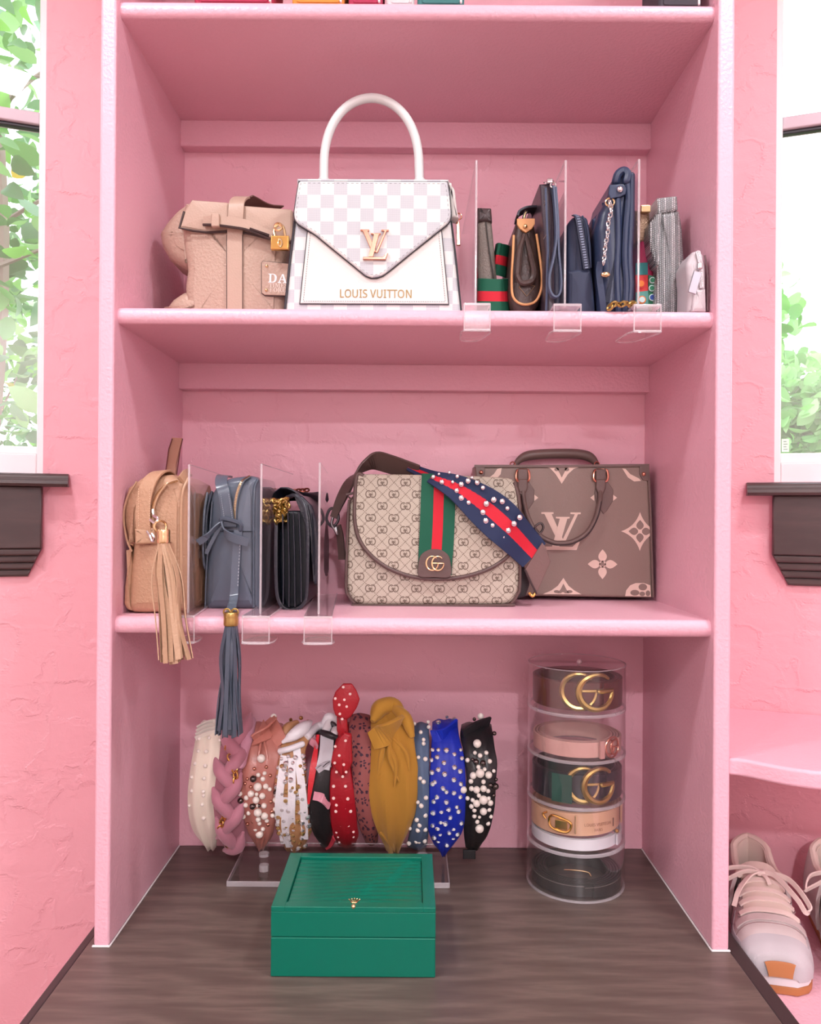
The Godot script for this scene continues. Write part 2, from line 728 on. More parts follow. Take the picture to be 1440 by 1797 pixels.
var win := {}
func room() -> void:
	for s in [-1.0, 1.0]:
		var edge: float = on_wall(s, 78 if s < 0 else 1360, 500).x
		var bot: float = on_wall(s, 40 if s < 0 else 1400, 831 if s < 0 else 846).y
		win[s] = [edge, bot, 2.42, edge + s * 0.85]
		var b := MB.new()
		var far: float = s * 1.86
		wall_box(b, minf(0.0, edge), maxf(0.0, edge), bot, 2.42)
		wall_box(b, minf(0.0, far), maxf(0.0, far), 0.0, bot)
		wall_box(b, minf(0.0, far), maxf(0.0, far), 2.42, 2.6)
		wall_box(b, minf(far, win[s][3]), maxf(far, win[s][3]), bot, 2.42)
		struct("wall_left" if s < 0 else "wall_right", b.moved(wall_frame(s)), M.wall, "pink plastered wall round the %s window" % ("left" if s < 0 else "right"))
		var c := box(Vector3(0.14, 2.6, 2.75), 0.004, 1).at(Vector3(s * 2.15, 1.3, 1.65))
		struct("wall_west" if s < 0 else "wall_east", c, M.room, "plain pale side wall of the closet, %s" % ("left" if s < 0 else "right"))
	struct("wall_back", box(Vector3(0.9, 2.6, 0.12), 0.003, 1).at(Vector3(0, 1.3, -0.372)), M.wall, "pink wall behind the shelving unit")
	struct("wall_front", box(Vector3(4.44, 2.6, 0.14), 0.003, 1).at(Vector3(0, 1.3, 3.07)), M.room, "pale wall facing the shelving unit")
	struct("floor", box(Vector3(4.44, 0.1, 3.7), 0.003, 1).at(Vector3(0, -0.05, 1.3)), M.floor, "brown floor of the closet")
	struct("ceiling", box(Vector3(4.44, 0.1, 3.7), 0.003, 1).at(Vector3(0, 2.65, 1.3)), M.ceiling, "white ceiling of the closet")

func slab(x0: float, x1: float, y0: float, y1: float, z0: float, z1: float, r := 0.002) -> MB:
	return box(Vector3(x1 - x0, y1 - y0, z1 - z0), r, 3).at(Vector3((x0 + x1) / 2, (y0 + y1) / 2, (z0 + z1) / 2))

var DESK := 0.0
var shelf_y := []
func shelving() -> void:
	var L := [Q(177, 0, 0), Q(205, 0, 0), Q(163, 1662, 0), Q(190, 1662, 0)]
	var R := [Q(1262, 0, 0), Q(1292, 0, 0), Q(1248, 1670, 0), Q(1277, 1670, 0)]
	var lx := [(L[0].x + L[2].x) / 2, (L[1].x + L[3].x) / 2]
	var rx := [(R[0].x + R[2].x) / 2, (R[1].x + R[3].x) / 2]
	DESK = (Q(177, 1662, 0).y + Q(1263, 1670, 0).y) / 2
	thing("shelving_unit", "pink painted built-in shelving unit with three open bays between two windows", "shelving unit", Vector3(0, DESK, 0))
	var y := func(v): return v - DESK
	part("side_panel", slab(lx[0], lx[1], 0, 2.6 - DESK, -0.307, 0, 0.004), M.case)
	part("side_panel", slab(rx[0], rx[1], 0, 2.6 - DESK, -0.307, 0, 0.004), M.case)
	part("back_panel", slab(lx[1] - .002, rx[0] + .002, 0, 2.6 - DESK, -0.3115, -0.305, 0.001), relief(mat(rgb(241, 183, 196), 0.4), "plaster", 0.12, 2.6, true))
	var rows := [[5, 31], [541.5, 570.5], [1085, 1116]]
	for i in 3:
		var top := Q(727, rows[i][0], -0.012).y
		var bot := Q(727, rows[i][1], -0.012).y
		if i == 0:
			top = bot + 0.0205
		shelf_y.append(top)
		var prof := []
		for k in 7:                                                         # half-rounded front edge
			var a := PI * (k / 6.0 - 0.5)
			prof.append(Vector2(-0.02 + 0.009 * cos(a), (top + bot) / 2 - DESK + (top - bot) / 2 * sin(a)))
		prof.append(Vector2(-0.306, top - DESK))
		prof.append(Vector2(-0.306, bot - DESK))
		var b := ext(prof, lx[1] - 0.001, rx[0] + 0.001).moved(Transform3D(Basis(Vector3(0, 0, 1), Vector3(0, 1, 0), Vector3(1, 0, 0)), Vector3.ZERO))
		part("shelf", b, M.case)
		part("ledger_strip", slab(lx[1] - .001, rx[0] + .001, bot - 0.0415 - DESK, bot - DESK + .0005, -0.306, -0.281, 0.002), M.case)
	for s in [lx, rx]:
		part("caulk_line", slab(s[0] - .0015, s[1] + .0015, 0.0, 0.0022, -0.002, 0.0016, 0.001), M.frame)
	part("caulk_line", slab(lx[1] - .0005, lx[1] + .0018, 0.0, 0.002, -0.304, 0, 0.0008), M.frame)
	part("caulk_line", slab(rx[0] - .0018, rx[0] + .0005, 0.0, 0.002, -0.304, 0, 0.0008), M.frame)
	# worktop
	var wz := 0.55
	var wl := Q(150, 1657, 0).x
	var wr := Q(1281, 1672, 0).x
	thing("worktop", "dark brown stained wood worktop under the shelving unit with darker edge strips", "worktop", Vector3((wl + wr) / 2, DESK - 0.036, 0))
	var half := (wr - wl) / 2
	part("top_board", slab(-half, half, 0, 0.036, -0.306, wz, 0.002), M.wood)
	part("edge_strip", slab(half, half + 0.021, -0.006, 0.034, -0.28, wz, 0.003), M.wood_edge)
	part("edge_strip", slab(-half - 0.012, -half, -0.006, 0.034, -0.25, wz, 0.003), M.wood_edge)
	part("cabinet", slab(-half + 0.01, half - 0.01, -(DESK - 0.036), 0, -0.24, wz - 0.02, 0.002), M.case)
	# low shelf and shoe platform on the right
	var sy := Q(1282, 1332, 0.0).y
	thing("corner_shelf", "pink corner shelf with a curved front edge right of the shelving unit", "shelf", Vector3(rx[1], sy - 0.022, 0))
	var edge := []
	for a in [[1284, 1330], [1310, 1334], [1345, 1341], [1380, 1347.5], [1412, 1352], [1440, 1355], [1500, 1360], [1600, 1366]]:
		var d := cb * Vector3((a[0] - 720.0) / F, -(a[1] - 898.5) / F, -1.0)
		var q := EYE + d * ((sy - EYE.y) / d.y)
		edge.append(Vector2(q.x - rx[1], -q.z))
	edge = cr(edge, 3)
	edge[0].x = 0.0005
	var wf := wall_frame(1.0)
	var far: Vector2 = edge[-1]
	var wq: Vector3 = wf * Vector3(0.62, 0, 0.001)
	var w0: Vector3 = wf * Vector3((rx[1] - 0.402) / cos(deg_to_rad(TILT)) + .002, 0, 0.001)
	edge.append(Vector2(wq.x - rx[1], -wq.z))
	edge.append(Vector2(w0.x - rx[1] + .0005, -w0.z))
	part("shelf_board", ext(edge, 0, 0.022, 0.004, 3, true).moved(Transform3D(Basis.from_euler(Vector3(-PI / 2, 0, 0)), Vector3.ZERO)), M.case)
	part("ledger_strip", slab(0, 0.62, -0.04, 0, 0, 0.02).moved(Transform3D(wf.basis, Vector3(w0.x - rx[1], 0, w0.z))), M.case)
	var py := EYE.y - 0.590
	var plat := [Vector2(0.402, -0.24), Vector2(0.402, 0.34), Vector2(0.95, 0.34), Vector2(1.02, -0.063)]
	thing("shoe_platform", "low pink platform under the corner shelf carrying the sneakers", "platform", Vector3(0, py - 0.025, 0))
	var pl := []
	for q in [Vector3(0.418, 0, 0.45), Vector3(1.0, 0, 0.45), wf * Vector3(0.7, 0, 0.002), wf * Vector3(0.062, 0, 0.002)]:
		pl.append(Vector2(q.x, -q.z))
	part("platform_board", ext(pl, 0, 0.025, 0.003).moved(Transform3D(Basis.from_euler(Vector3(-PI / 2, 0, 0)), Vector3.ZERO)), M.case)
	part("platform_base", ext(inset(ccw(pl), 0.01), -(py - 0.025), 0).moved(Transform3D(Basis.from_euler(Vector3(-PI / 2, 0, 0)), Vector3.ZERO)), M.case)

func windows() -> void:
	for s in [-1.0, 1.0]:
		var f := wall_frame(s)
		var e: float = win[s][0]
		var bot: float = win[s][1]
		var far: float = win[s][3]
		var x0 := minf(e, far)
		var x1 := maxf(e, far)
		var which := "left" if s < 0 else "right"
		var o := struct("window_%d" % (1 if s < 0 else 2), box(Vector3(0.001, 0.001, 0.001)), M.frame, "white framed sash window in the %s wall with trees outside" % which)
		o.transform = f
		var fr := MB.new()
		var rail_lo: float = on_wall(s, 40 if s < 0 else 1400, 217 if s < 0 else 226, -0.03).y
		var rail_hi: float = on_wall(s, 40 if s < 0 else 1400, 192 if s < 0 else 201, -0.03).y
		var t := 0.011
		var sash: float = on_wall(s, 40 if s < 0 else 1400, 797 if s < 0 else 813, -0.03).y
		var glass: float = on_wall(s, 40 if s < 0 else 1400, 783 if s < 0 else 795, -0.03).y
		fr.add(slab(x0, x0 + t, bot, 2.42, -0.09, -0.02))
		fr.add(slab(x1 - t, x1, bot, 2.42, -0.09, -0.02))
		fr.add(slab(x0 + t, x1 - t, 2.42 - t, 2.42, -0.09, -0.02))
		fr.add(slab(x0 + t, x1 - t, bot, sash, -0.09, -0.02))
		part("window_frame", fr, M.frame, o)
		var sa := MB.new()
		sa.add(slab(x0 + t, x1 - t, sash, glass, -0.06, -0.03))
		part("lower_sash", sa, M.frame, o)
		part("meeting_rail", slab(x0 + t, x1 - t, rail_lo + 0.003, rail_hi, -0.065, -0.03), mat(rgb(205, 184, 194), 0.4), o)
		part("rail_gasket", slab(x0 + t, x1 - t, rail_lo - 0.003, rail_lo + 0.003, -0.048, -0.036), M.rail_dark, o)
		part("pane", slab(x0 + t, x1 - t, glass, rail_lo, -0.048, -0.044, 0.0005), M.pane, o)
		part("pane", slab(x0 + t, x1 - t, rail_hi, 2.42 - t, -0.075, -0.071, 0.0005), M.pane, o)
		if s > 0:
			var a := on_wall(s, 1371, 793, -0.043)
			var c := on_wall(s, 1384, 770, -0.043)
			part("sticker", slab(a.x, c.x, a.y, c.y, -0.0438, -0.0434, 0.0001), mat(rgb(222, 240, 222), 0.6), o)
			for k in 4:
				var yy: float = lerpf(a.y, c.y, 0.2 + 0.2 * k)
				part("sticker_print", slab(lerpf(a.x, c.x, 0.25), lerpf(a.x, c.x, 0.8 - 0.15 * (k % 2)), yy - 0.0008, yy + 0.0004, -0.0436, -0.0432, 0.0001), mat(rgb(130, 150, 130), 0.6), o)
		# wooden stool and apron
		var end: float = on_wall(s, 119 if s < 0 else 1311, 845, 0.035).x
		var st: float = on_wall(s, 60 if s < 0 else 1380, 830 if s < 0 else 846, 0.035).y
		var sb: float = on_wall(s, 60 if s < 0 else 1380, 853 if s < 0 else 869, 0.035).y
		thing("window_sill", "dark stained wooden window sill with moulded apron under the %s window" % which, "window sill", f * Vector3(end, sb, 0), "wooden window sills")
		root.transform.basis = f.basis
		var dx: float = far + s * 0.03 - end
		var m := st - sb
		var prof := [Vector2(-0.0, 0.0), Vector2(0.036, 0.0), Vector2(0.038, m * .2), Vector2(0.036, m * 0.45), Vector2(0.030, m * .5), Vector2(0.029, m * .78), Vector2(0.024, m), Vector2(0.0, m)]
		var side := func(pr: Array, xa: float, xb: float) -> MB:
			return ext(pr, minf(xa, xb), maxf(xa, xb)).moved(Transform3D(Basis(Vector3(0, 0, 1), Vector3(0, 1, 0), Vector3(1, 0, 0)), Vector3.ZERO))
		part("sill_board", side.call(prof, 0.0, dx), M.dark_wood)
		var ax: float = on_wall(s, 73 if s < 0 else 1356, 900, 0.02).x - end
		var ab: float = on_wall(s, 30 if s < 0 else 1400, 963 if s < 0 else 975, 0.02).y - sb
		var lo: float = on_wall(s, 30 if s < 0 else 1400, 1013 if s < 0 else 1029, 0.02).y - sb
		var bx: float = on_wall(s, 47 if s < 0 else 1384, 1013, 0.02).x - end
		part("apron", ext([Vector2(ax, 0), Vector2(ax, ab), Vector2(dx, ab), Vector2(dx, 0)], 0, 0.021, 0.002), M.dark_wood)
		var n := 4
		for k in n:                                                        # stepped moulding that narrows downwards
			var ya: float = lerpf(ab, lo, k / float(n))
			var yb: float = lerpf(ab, lo, (k + 1) / float(n))
			var xa: float = lerpf(ax, bx, k / float(n))
			var xb: float = lerpf(ax, bx, (k + 1) / float(n))
			part("apron_moulding", ext([Vector2(xa, ya), Vector2(xb, yb), Vector2(dx, yb), Vector2(dx, ya)], 0, 0.019 - 0.0035 * k, 0.003), M.dark_wood)

# ---------- shared pieces ----------
func leather(c: Color, rough := 0.45, cm := 0.03, scale := 14.0) -> StandardMaterial3D:
	return relief(mat(c, rough), "grain", cm, scale)

func polys(list: Array, s: float, h: float, z0: float, z1: float, bev := 0.0) -> MB:    # several outlines in a unit box, y down
	var b := MB.new()
	for poly in list:
		z1 += 0.00015
		var o := []
		for q in poly:
			o.append(Vector2((q[0] - 0.5) * s, (0.5 - q[1]) * h))
		b.add(ext(o, z0, z1, bev))
	return b

func lv_mark(w: float, h: float, z0: float, z1: float, bev := 0.0) -> MB:
	return polys([[[0, 0], [.31, 0], [.31, .045], [.26, .05], [.565, .74], [.42, .77], [.08, .05], [0, .045]],
		[[.74, 0], [1, 0], [1, .045], [.93, .05], [.62, .76], [.53, .76], [.85, .05], [.74, .045]],
		[[.37, .12], [.72, .12], [.72, .16], [.66, .17], [.46, .91], [.28, .91], [.47, .17], [.37, .16]],
		[[.10, .91], [.80, .91], [.93, .78], [.98, .78], [.90, 1.0], [.10, 1.0]]], w, h, z0, z1, bev)

func g_path(cx: float, rx: float, ry: float, mir := 1.0) -> Array:
	var o := []
	for k in 25:
		var a := deg_to_rad(48.0 + 300.0 * k / 24.0)
		o.append(Vector3(cx + mir * rx * cos(a), ry * sin(a), 0))
	o.append(Vector3(cx + mir * rx * 0.98, ry * 0.02, 0))
	o.append(Vector3(cx + mir * rx * 0.55, ry * 0.02, 0))
	o.append(Vector3(cx + mir * rx * 0.12, ry * 0.02, 0))
	return o

func gg_mark(w: float, h: float, r: float, mirror_first := false) -> MB:               # two interlocked letters, the second a little in front
	var b := MB.new()
	var rx := w * 0.355 - r
	var ry := h / 2 - r
	var rad := []
	for k in 28:
		rad.append(r * (0.55 + 0.6 * sin(PI * clampf(k / 25.0, 0.05, 0.85))))
	for s in [-1.0, 1.0]:
		var pts := g_path(s * (w * 0.5 - r - rx), rx, ry, -1.0 if mirror_first and s < 0 else 1.0)
		for i in pts.size():
			pts[i].z += r * 0.7 * s
		b.add(tube(pts, rad, 8, false, true))
	return b

func dashes(a: Vector3, b: Vector3, n: int, w: float) -> MB:                            # a row of stitches
	var o := MB.new()
	for k in n:
		var s: Vector3 = a.lerp(b, (k + 0.15) / n)
		var e: Vector3 = a.lerp(b, (k + 0.75) / n)
		o.add(tube([s, e], w, 5))
	return o

func chain(pts: Array, L: float, r: float, wide := 0.62) -> MB:                         # interlocked oval links along a path
	var b := MB.new()
	var step := L * 0.72
	var acc := 0.0
	var n := 0
	for i in pts.size() - 1:
		var a: Vector3 = pts[i]
		var c: Vector3 = pts[i + 1]
		var d := a.distance_to(c)
		var t := (c - a).normalized()
		while acc < d:
			var q := a + t * acc
			var ref := Vector3(0.2, 0.1, 1) if absf(t.z) < 0.9 else Vector3.UP
			var s := t.cross(ref).normalized()
			var u := s.cross(t)
			var ang := (0.6 if n % 2 == 0 else -0.75) 
			var sd := s * cos(ang) + u * sin(ang)
			var ring := []
			for k in 10:
				ring.append(q + t * cos(TAU * k / 10) * L / 2 + sd * sin(TAU * k / 10) * L * wide / 2)
			b.add(tube(ring, r, 5, true))
			acc += step
			n += 1
		acc -= d
	return b

func zipper(pts: Array, w: float, up: Vector3, tape: Material, teeth: Material, parent: Node, step := 0.0016) -> void:
	part("zip_tape", strap(pts, up, w, 0.0012), tape, parent)
	var b := MB.new()
	var fr := frames(pts)
	var l := 0.0
	for i in pts.size() - 1:
		var d: float = pts[i].distance_to(pts[i + 1])
		while l < d:
			var q: Vector3 = pts[i].lerp(pts[i + 1], l / d)
			var t: Vector3 = fr[i][0]
			var s := (up - t * up.dot(t)).normalized()
			var bs := Basis(s, t, s.cross(t))
			b.add(box(Vector3(w * 0.5, step * 0.6, 0.0026), 0.0002, 1), Transform3D(bs, q))
			l += step
		l -= d
	part("zip_teeth", b, teeth, parent)

func divider(px: float, ytop: float, ybase: float, clip0: float, clip1: float, sy: float, label: String, tongue := 0.05, skew := 0.0, turn := 0.0) -> void:
	var th := 0.0025
	var x := Q(px, 700, -0.014).x
	thing("acrylic_divider", label, "shelf divider", Vector3(x, sy + 0.0006, 0), "clear acrylic shelf dividers")
	root.rotation.y = deg_to_rad(turn)
	var h := Q(px, ytop, -0.014).y - sy
	var x0 := Q(clip0, 560, 0.0).x - x
	var x1 := Q(clip1, 560, 0.0).x - x
	part("panel", slab(-th / 2, th / 2, 0.003, h, -0.285, -0.0175, 0.0008), M.acrylic)
	part("front_edge", slab(-th / 2 - .0002, th / 2 + .0002, 0.003, h + .0002, -0.0175, -0.0145, 0.0012), M.acrylic_edge)
	part("top_edge", slab(-th / 2, th / 2, h, h + 0.0006, -0.285, -0.0175, 0.0003), M.acrylic_edge)
	part("base_plate", slab(x0, x1, 0.0, 0.003, -0.285, 0.004, 0.001), M.acrylic)
	var cl := MB.new()
	cl.add(slab(x0, x1, -0.0325, 0.003, 0.0005, 0.0035, 0.0012))
	part("clip_face", cl, M.acrylic)
	var tg := []
	for q in [[x0, -0.0035], [x1, -0.0035], [x1 + skew * 0.6, 0.03], [x1 + skew - 0.006, tongue * 0.92], [(x0 + x1) / 2 + skew, tongue], [x0 + skew + 0.004, tongue * 0.9], [x0 + skew * 0.6, 0.03]]:
		tg.append(Vector2(q[0], q[1]))
	var te := []
	for q in tg:
		te.append(Vector3(q.x, -0.0312, -q.y))
	part("tongue_edge", tube(cr(te, 3, true), 0.0012, 6, true), M.acrylic_edge)
	part("clip_tongue", ext(tg, -0.0325, -0.0295, 0.0008).moved(Transform3D(Basis.from_euler(Vector3(-PI / 2, 0, 0)), Vector3.ZERO)), M.acrylic)
	var ed := MB.new()                                                            # the polished edges that catch the light
	for yy in [0.0, -0.0325]:
		ed.add(slab(x0, x1, yy - 0.0002, yy + 0.0032, 0.0026, 0.0042, 0.0007))
	for xx in [x0, x1]:
		ed.add(slab(xx - 0.0008, xx + 0.0008, -0.0325, 0.003, 0.001, 0.004, 0.0006))
		ed.add(slab(xx - 0.0006, xx + 0.0006, 0.0006, 0.0033, -0.285, 0.002, 0.0004))
	part("clip_edge", ed, M.acrylic_edge)

func on(px: float, sy: float, z: float) -> Vector3:                                # a spot on a shelf, under that pixel column
	return Vector3(Q(px, 898, z).x, sy, z)

func make_pattern_textures() -> void:
	var im := Image.create(128, 128, false, Image.FORMAT_RGB8)                      # pale checks, every other one hatched grey
	for y in 128:
		for x in 128:
			var dark := (x < 64) != (y < 64)
			var c := rgb(222, 223, 220)
			if dark:
				c = rgb(214, 216, 217) if ((x + y) % 8 < 4) != ((x - y + 128) % 8 < 4) else rgb(172, 176, 184)
			im.set_pixel(x, y, c)
	img_tex("checks", im)
	M.checks = mat(Color.WHITE, 0.5)
	M.checks.albedo_texture = T.checks
	M.checks.uv1_scale = Vector3(1 / 0.0349, 1 / 0.0349, 1)
	for w in [["web_green", rgb(0, 92, 66), rgb(212, 26, 48)], ["web_navy", rgb(28, 44, 82), rgb(214, 26, 50)]]:
		im = Image.create(128, 64, false, Image.FORMAT_RGB8)
		for y in 64:
			for x in 128:
				var u := x / 128.0
				var c: Color = w[2] if u > 0.36 and u < 0.66 else w[1]
				im.set_pixel(x, y, c.darkened(0.0 if (x / 2 + y / 2) % 2 == 0 else 0.10))
		img_tex(w[0], im)
		var m := mat(Color.WHITE, 0.75)
		m.albedo_texture = T[w[0]]
		m.uv1_scale = Vector3(1, 1 / 0.03, 1)
		M[w[0]] = m
	# canvas with a diagonal net of dots and paired curled letters
	var W := 160
	var H := 160
	im = Image.create(W, H, false, Image.FORMAT_RGB8)
	var r2 := RandomNumberGenerator.new()
	r2.seed = 5
	var marks := [Vector2(0.25, 0.25), Vector2(0.75, 0.75)]
	for y in H:
		for x in W:
			var n := r2.randf()
			var c := rgb(194, 186, 170).lerp(rgb(160, 150, 132), n * n)
			var q := Vector2(x / float(W), y / float(H))
			var ink := 0.0
			for mk in marks:
				for ox in [-1, 0, 1]:
					for oy in [-1, 0, 1]:
						var d: Vector2 = (q - mk - Vector2(ox, oy)) * Vector2(W, H)
						for s in [-1.0, 1.0]:                                   # two mirrored letters
							var e := Vector2((d.x - s * 15.0) * s, d.y)
							var rr := Vector2(e.x / 19.0, e.y / 23.0).length()
							if absf(rr - 1.0) < 0.17 and not (e.x < -5.0 and e.y < 0.0 and e.y > -17.0):
								ink = 1.0
							if absf(e.y - 1.0) < 3.2 and e.x < 0.0 and e.x > -18.0:
								ink = 1.0
			for k in 2:                                                        # dotted diagonals between the marks
				var t := q.x + (q.y if k == 0 else -q.y)
				var fr := t * 2.0 - floorf(t * 2.0)
				var al := (q.x - (q.y if k == 0 else -q.y)) * 9.0
				if absf(fr) < 0.055 or absf(fr - 1.0) < 0.055:
					if absf(al - roundf(al)) < 0.3:
						ink = maxf(ink, 0.75)
			im.set_pixel(x, y, c.lerp(rgb(92, 78, 66), ink * 0.85))
	img_tex("net", im)
	M.net = mat(Color.WHITE, 0.55)
	M.net.albedo_texture = T.net
	M.net.uv1_scale = Vector3(1 / 0.033, 1 / 0.0337, 1)
	# rows of small beads
	im = Image.create(128, 128, false, Image.FORMAT_RGB8)
	var hm := Image.create(128, 128, false, Image.FORMAT_L8)
	for y in 128:
		for x in 128:
			var row := x / 16
			var d := Vector2((x % 16) - 7.5, ((y + (8 if row % 2 else 0)) % 16) - 7.5).length()
			var c := rgb(244, 246, 246) if row in [2, 3, 6] else rgb(192, 198, 198)
			im.set_pixel(x, y, c if d < 7.0 else rgb(128, 132, 132))
			hm.set_pixel(x, y, Color.WHITE * clampf(1.0 - pow(d / 8.0, 2.0), 0, 1))
	img_tex("beads", im)
	img_tex("bead_height", hm)
	M.beads = mat(Color.WHITE, 0.25, 0.25)
	M.beads.albedo_texture = T.beads
	M.beads.uv1_scale = Vector3(1 / 0.02, 1 / 0.02, 1)
	M.beads.heightmap_enabled = true
	M.beads.heightmap_texture = T.bead_height
	M.beads.heightmap_scale = 0.1
	# animal spots, dark on mauve
	im = Image.create(128, 128, false, Image.FORMAT_RGB8)
	im.fill(rgb(150, 84, 82))
	for k in 58:
		var c := Vector2(r2.randi() % 128, r2.randi() % 128)
		var a := r2.randf_range(0, PI)
		var rx := r2.randf_range(3.5, 7.0)
		var ry := r2.randf_range(2.5, 4.0)
		for dy in range(-8, 9):
			for dx in range(-8, 9):
				var e := Vector2(dx, dy).rotated(a)
				if Vector2(e.x / rx, e.y / ry).length() < 1.0:
					im.set_pixel((int(c.x) + dx + 128) % 128, (int(c.y) + dy + 128) % 128, rgb(58, 30, 52))
	img_tex("spots", im)

# ---------- trees beyond the windows ----------
func leaf_mesh(len: float, w: float, fold: float) -> ArrayMesh:               # pointed or blunt leaf with a midrib fold
	var b := MB.new()
	var pr := [[0.0, 0.05], [0.18, 0.55], [0.45, 0.95], [0.72, 1.0], [0.9, 0.62], [1.0, 0.0]]
	for k in pr.size() - 1:
		for s in [-1.0, 1.0]:
			var a := Vector3(0, len * pr[k][0], 0.12 * len * sin(pr[k][0] * 2.5))
			var c := Vector3(0, len * pr[k + 1][0], 0.12 * len * sin(pr[k + 1][0] * 2.5))
			var a1 := a + Vector3(s * w * pr[k][1], 0, fold * w * pr[k][1])
			var c1 := c + Vector3(s * w * pr[k + 1][1], 0, fold * w * pr[k + 1][1])
			if s > 0:
				b.quad(a, c, c1, a1)
			else:
				b.quad(a, a1, c1, c)
	return b.mesh(60, false)

func leaf_mat(c: Color, back: Color) -> StandardMaterial3D:
	var m := mat(c, 0.45)
	m.backlight_enabled = true
	m.backlight = back
	return m

func scatter(called: String, label_parent: Node, mesh: Mesh, m: Material, list: Array) -> void:
	var mm := MultiMesh.new()
	mm.transform_format = MultiMesh.TRANSFORM_3D
	mm.mesh = mesh
	mm.instance_count = list.size()
	for i in list.size():
		mm.set_instance_transform(i, list[i])
	var o := MultiMeshInstance3D.new()
	o.name = called
	o.multimesh = mm
	o.material_override = m
	o.set_meta("kind", "stuff")
	label_parent.add_child(o, true)

func rnd_basis(sz: float) -> Basis:
	return Basis.from_euler(Vector3(rng.randf_range(-1.6, 1.6), rng.randf_range(-PI, PI), rng.randf_range(-2.2, 2.2))).scaled(Vector3.ONE * sz)

func outside() -> void:
	var greens := [leaf_mat(rgb(118, 178, 78), rgb(120, 180, 70)), leaf_mat(rgb(88, 140, 72), rgb(90, 145, 66)), leaf_mat(rgb(140, 182, 122), rgb(120, 165, 95)), leaf_mat(rgb(112, 152, 116), rgb(90, 135, 85)), leaf_mat(rgb(70, 112, 62), rgb(66, 110, 50))]
	var yellow := leaf_mat(rgb(226, 190, 50), rgb(200, 180, 50))
	var bark := mat(rgb(150, 135, 120), 0.9)
	var leaves := [leaf_mesh(0.07, 0.02, 0.25), leaf_mesh(0.055, 0.019, 0.4), leaf_mesh(0.085, 0.021, 0.15)]
	# tree close behind the left window
	var c := Vector3(-1.25, 0, -1.15)
	thing("leafy_tree", "bright leafy tree with rounded green leaves close behind the left window", "tree", c)
	var tr := [Vector3(-0.2, -0.3, -0.3), Vector3(-0.12, 0.7, -0.22), Vector3(0.0, 1.5, -0.15), Vector3(0.08, 2.3, -0.1), Vector3(0.05, 3.3, 0)]
	part("trunk", tube(cr(tr, 4), [.06, .06, .058, .056, .054, .05, .048, .045, .042, .04, .036, .033, .03, .026, .022, .018, .012], 7), bark)
	var tips := []
	for k in 20:
		var y := 0.75 + 0.11 * k
		var a := rng.randf_range(-0.9, 0.9) + (0.0 if k % 3 else PI)
		var s := Vector3(0.02, y - 0.1, -0.15)
		var e := s + Vector3(sin(a) * 0.5 + 0.1, rng.randf_range(0.0, 0.3), cos(a) * 0.3 + 0.1)
		var pts := cr([s, (s + e) / 2 + Vector3(0, rng.randf_range(-.06, .08), 0.05), e], 5)
		var rr := []
		for i in pts.size():
			rr.append(lerpf(0.008, 0.0022, i / float(pts.size() - 1)))
		part("branch", tube(pts, rr, 5), bark)
		tips.append_array(pts.slice(3))
	for k in 300:
		var px := rng.randf_range(-12, 84)
		var py := rng.randf_range(-30, 800)
		var z := rng.randf_range(-1.6, -0.85)
		var q := p(px, py, z)
		if rng.randf() < 0.4:
			q = tips[rng.randi() % tips.size()] + Vector3(rng.randf_range(-.04, .04), rng.randf_range(-.04, .04), rng.randf_range(0, .05))
		var m: Material = yellow if k % 60 == 7 else greens[rng.randi() % 5]
		var sz := rng.randf_range(0.75, 1.25)
		part("leaf", leaves[k % 3], m, root, Transform3D(rnd_basis(sz), q))
	for g in 5:
		var list := []
		for k in 1700:
			var q := Vector3(rng.randf_range(-1.5, 0.66), rng.randf_range(0.1, 2.7), rng.randf_range(-1.4, -0.25))
			list.append(Transform3D(rnd_basis(rng.randf_range(0.7, 1.35)), q))
		scatter("foliage", root, leaves[g % 3], greens[g], list)
	# farther tree behind the right window
	thing("round_tree", "light green round-topped tree farther off behind the right window", "tree", Vector3(2.6, -1.5, -3.6))
	part("trunk", tube(cr([Vector3(0, 0, -0.3), Vector3(0.05, 1.0, -0.2), Vector3(-0.05, 2.0, -0.1)], 4), 0.12, 8), bark)
	var lm := leaf_mesh(0.1, 0.035, 0.2)
	var blobs := []
	for k in 34:
		blobs.append([Vector3(rng.randf_range(-1.5, 1.5), rng.randf_range(1.7, 4.35), rng.randf_range(-0.5, 0.5)), rng.randf_range(0.3, 0.55)])
	var light_greens := [leaf_mat(rgb(140, 200, 118), rgb(130, 190, 100)), leaf_mat(rgb(120, 182, 100), rgb(115, 175, 85)), leaf_mat(rgb(160, 210, 140), rgb(140, 190, 110)), leaf_mat(rgb(98, 158, 84), rgb(95, 150, 70))]
	for g in 4:
		var list := []
		for k in 4200:
			var bl: Array = blobs[rng.randi() % blobs.size()]
			var d := Vector3(rng.randfn(), rng.randfn(), rng.randfn()).normalized() * pow(rng.randf(), 0.4)
			list.append(Transform3D(rnd_basis(rng.randf_range(0.7, 1.3)), bl[0] + d * bl[1]))
		scatter("foliage", root, lm, light_greens[g], list)
	thing("lawn", "grass lawn outside below the windows", "lawn", Vector3(0, -1.55, -4))
	root.set_meta("kind", "stuff")
	part("turf", box(Vector3(14, 0.1, 7), 0.02, 1), mat(rgb(120, 150, 80), 0.9))

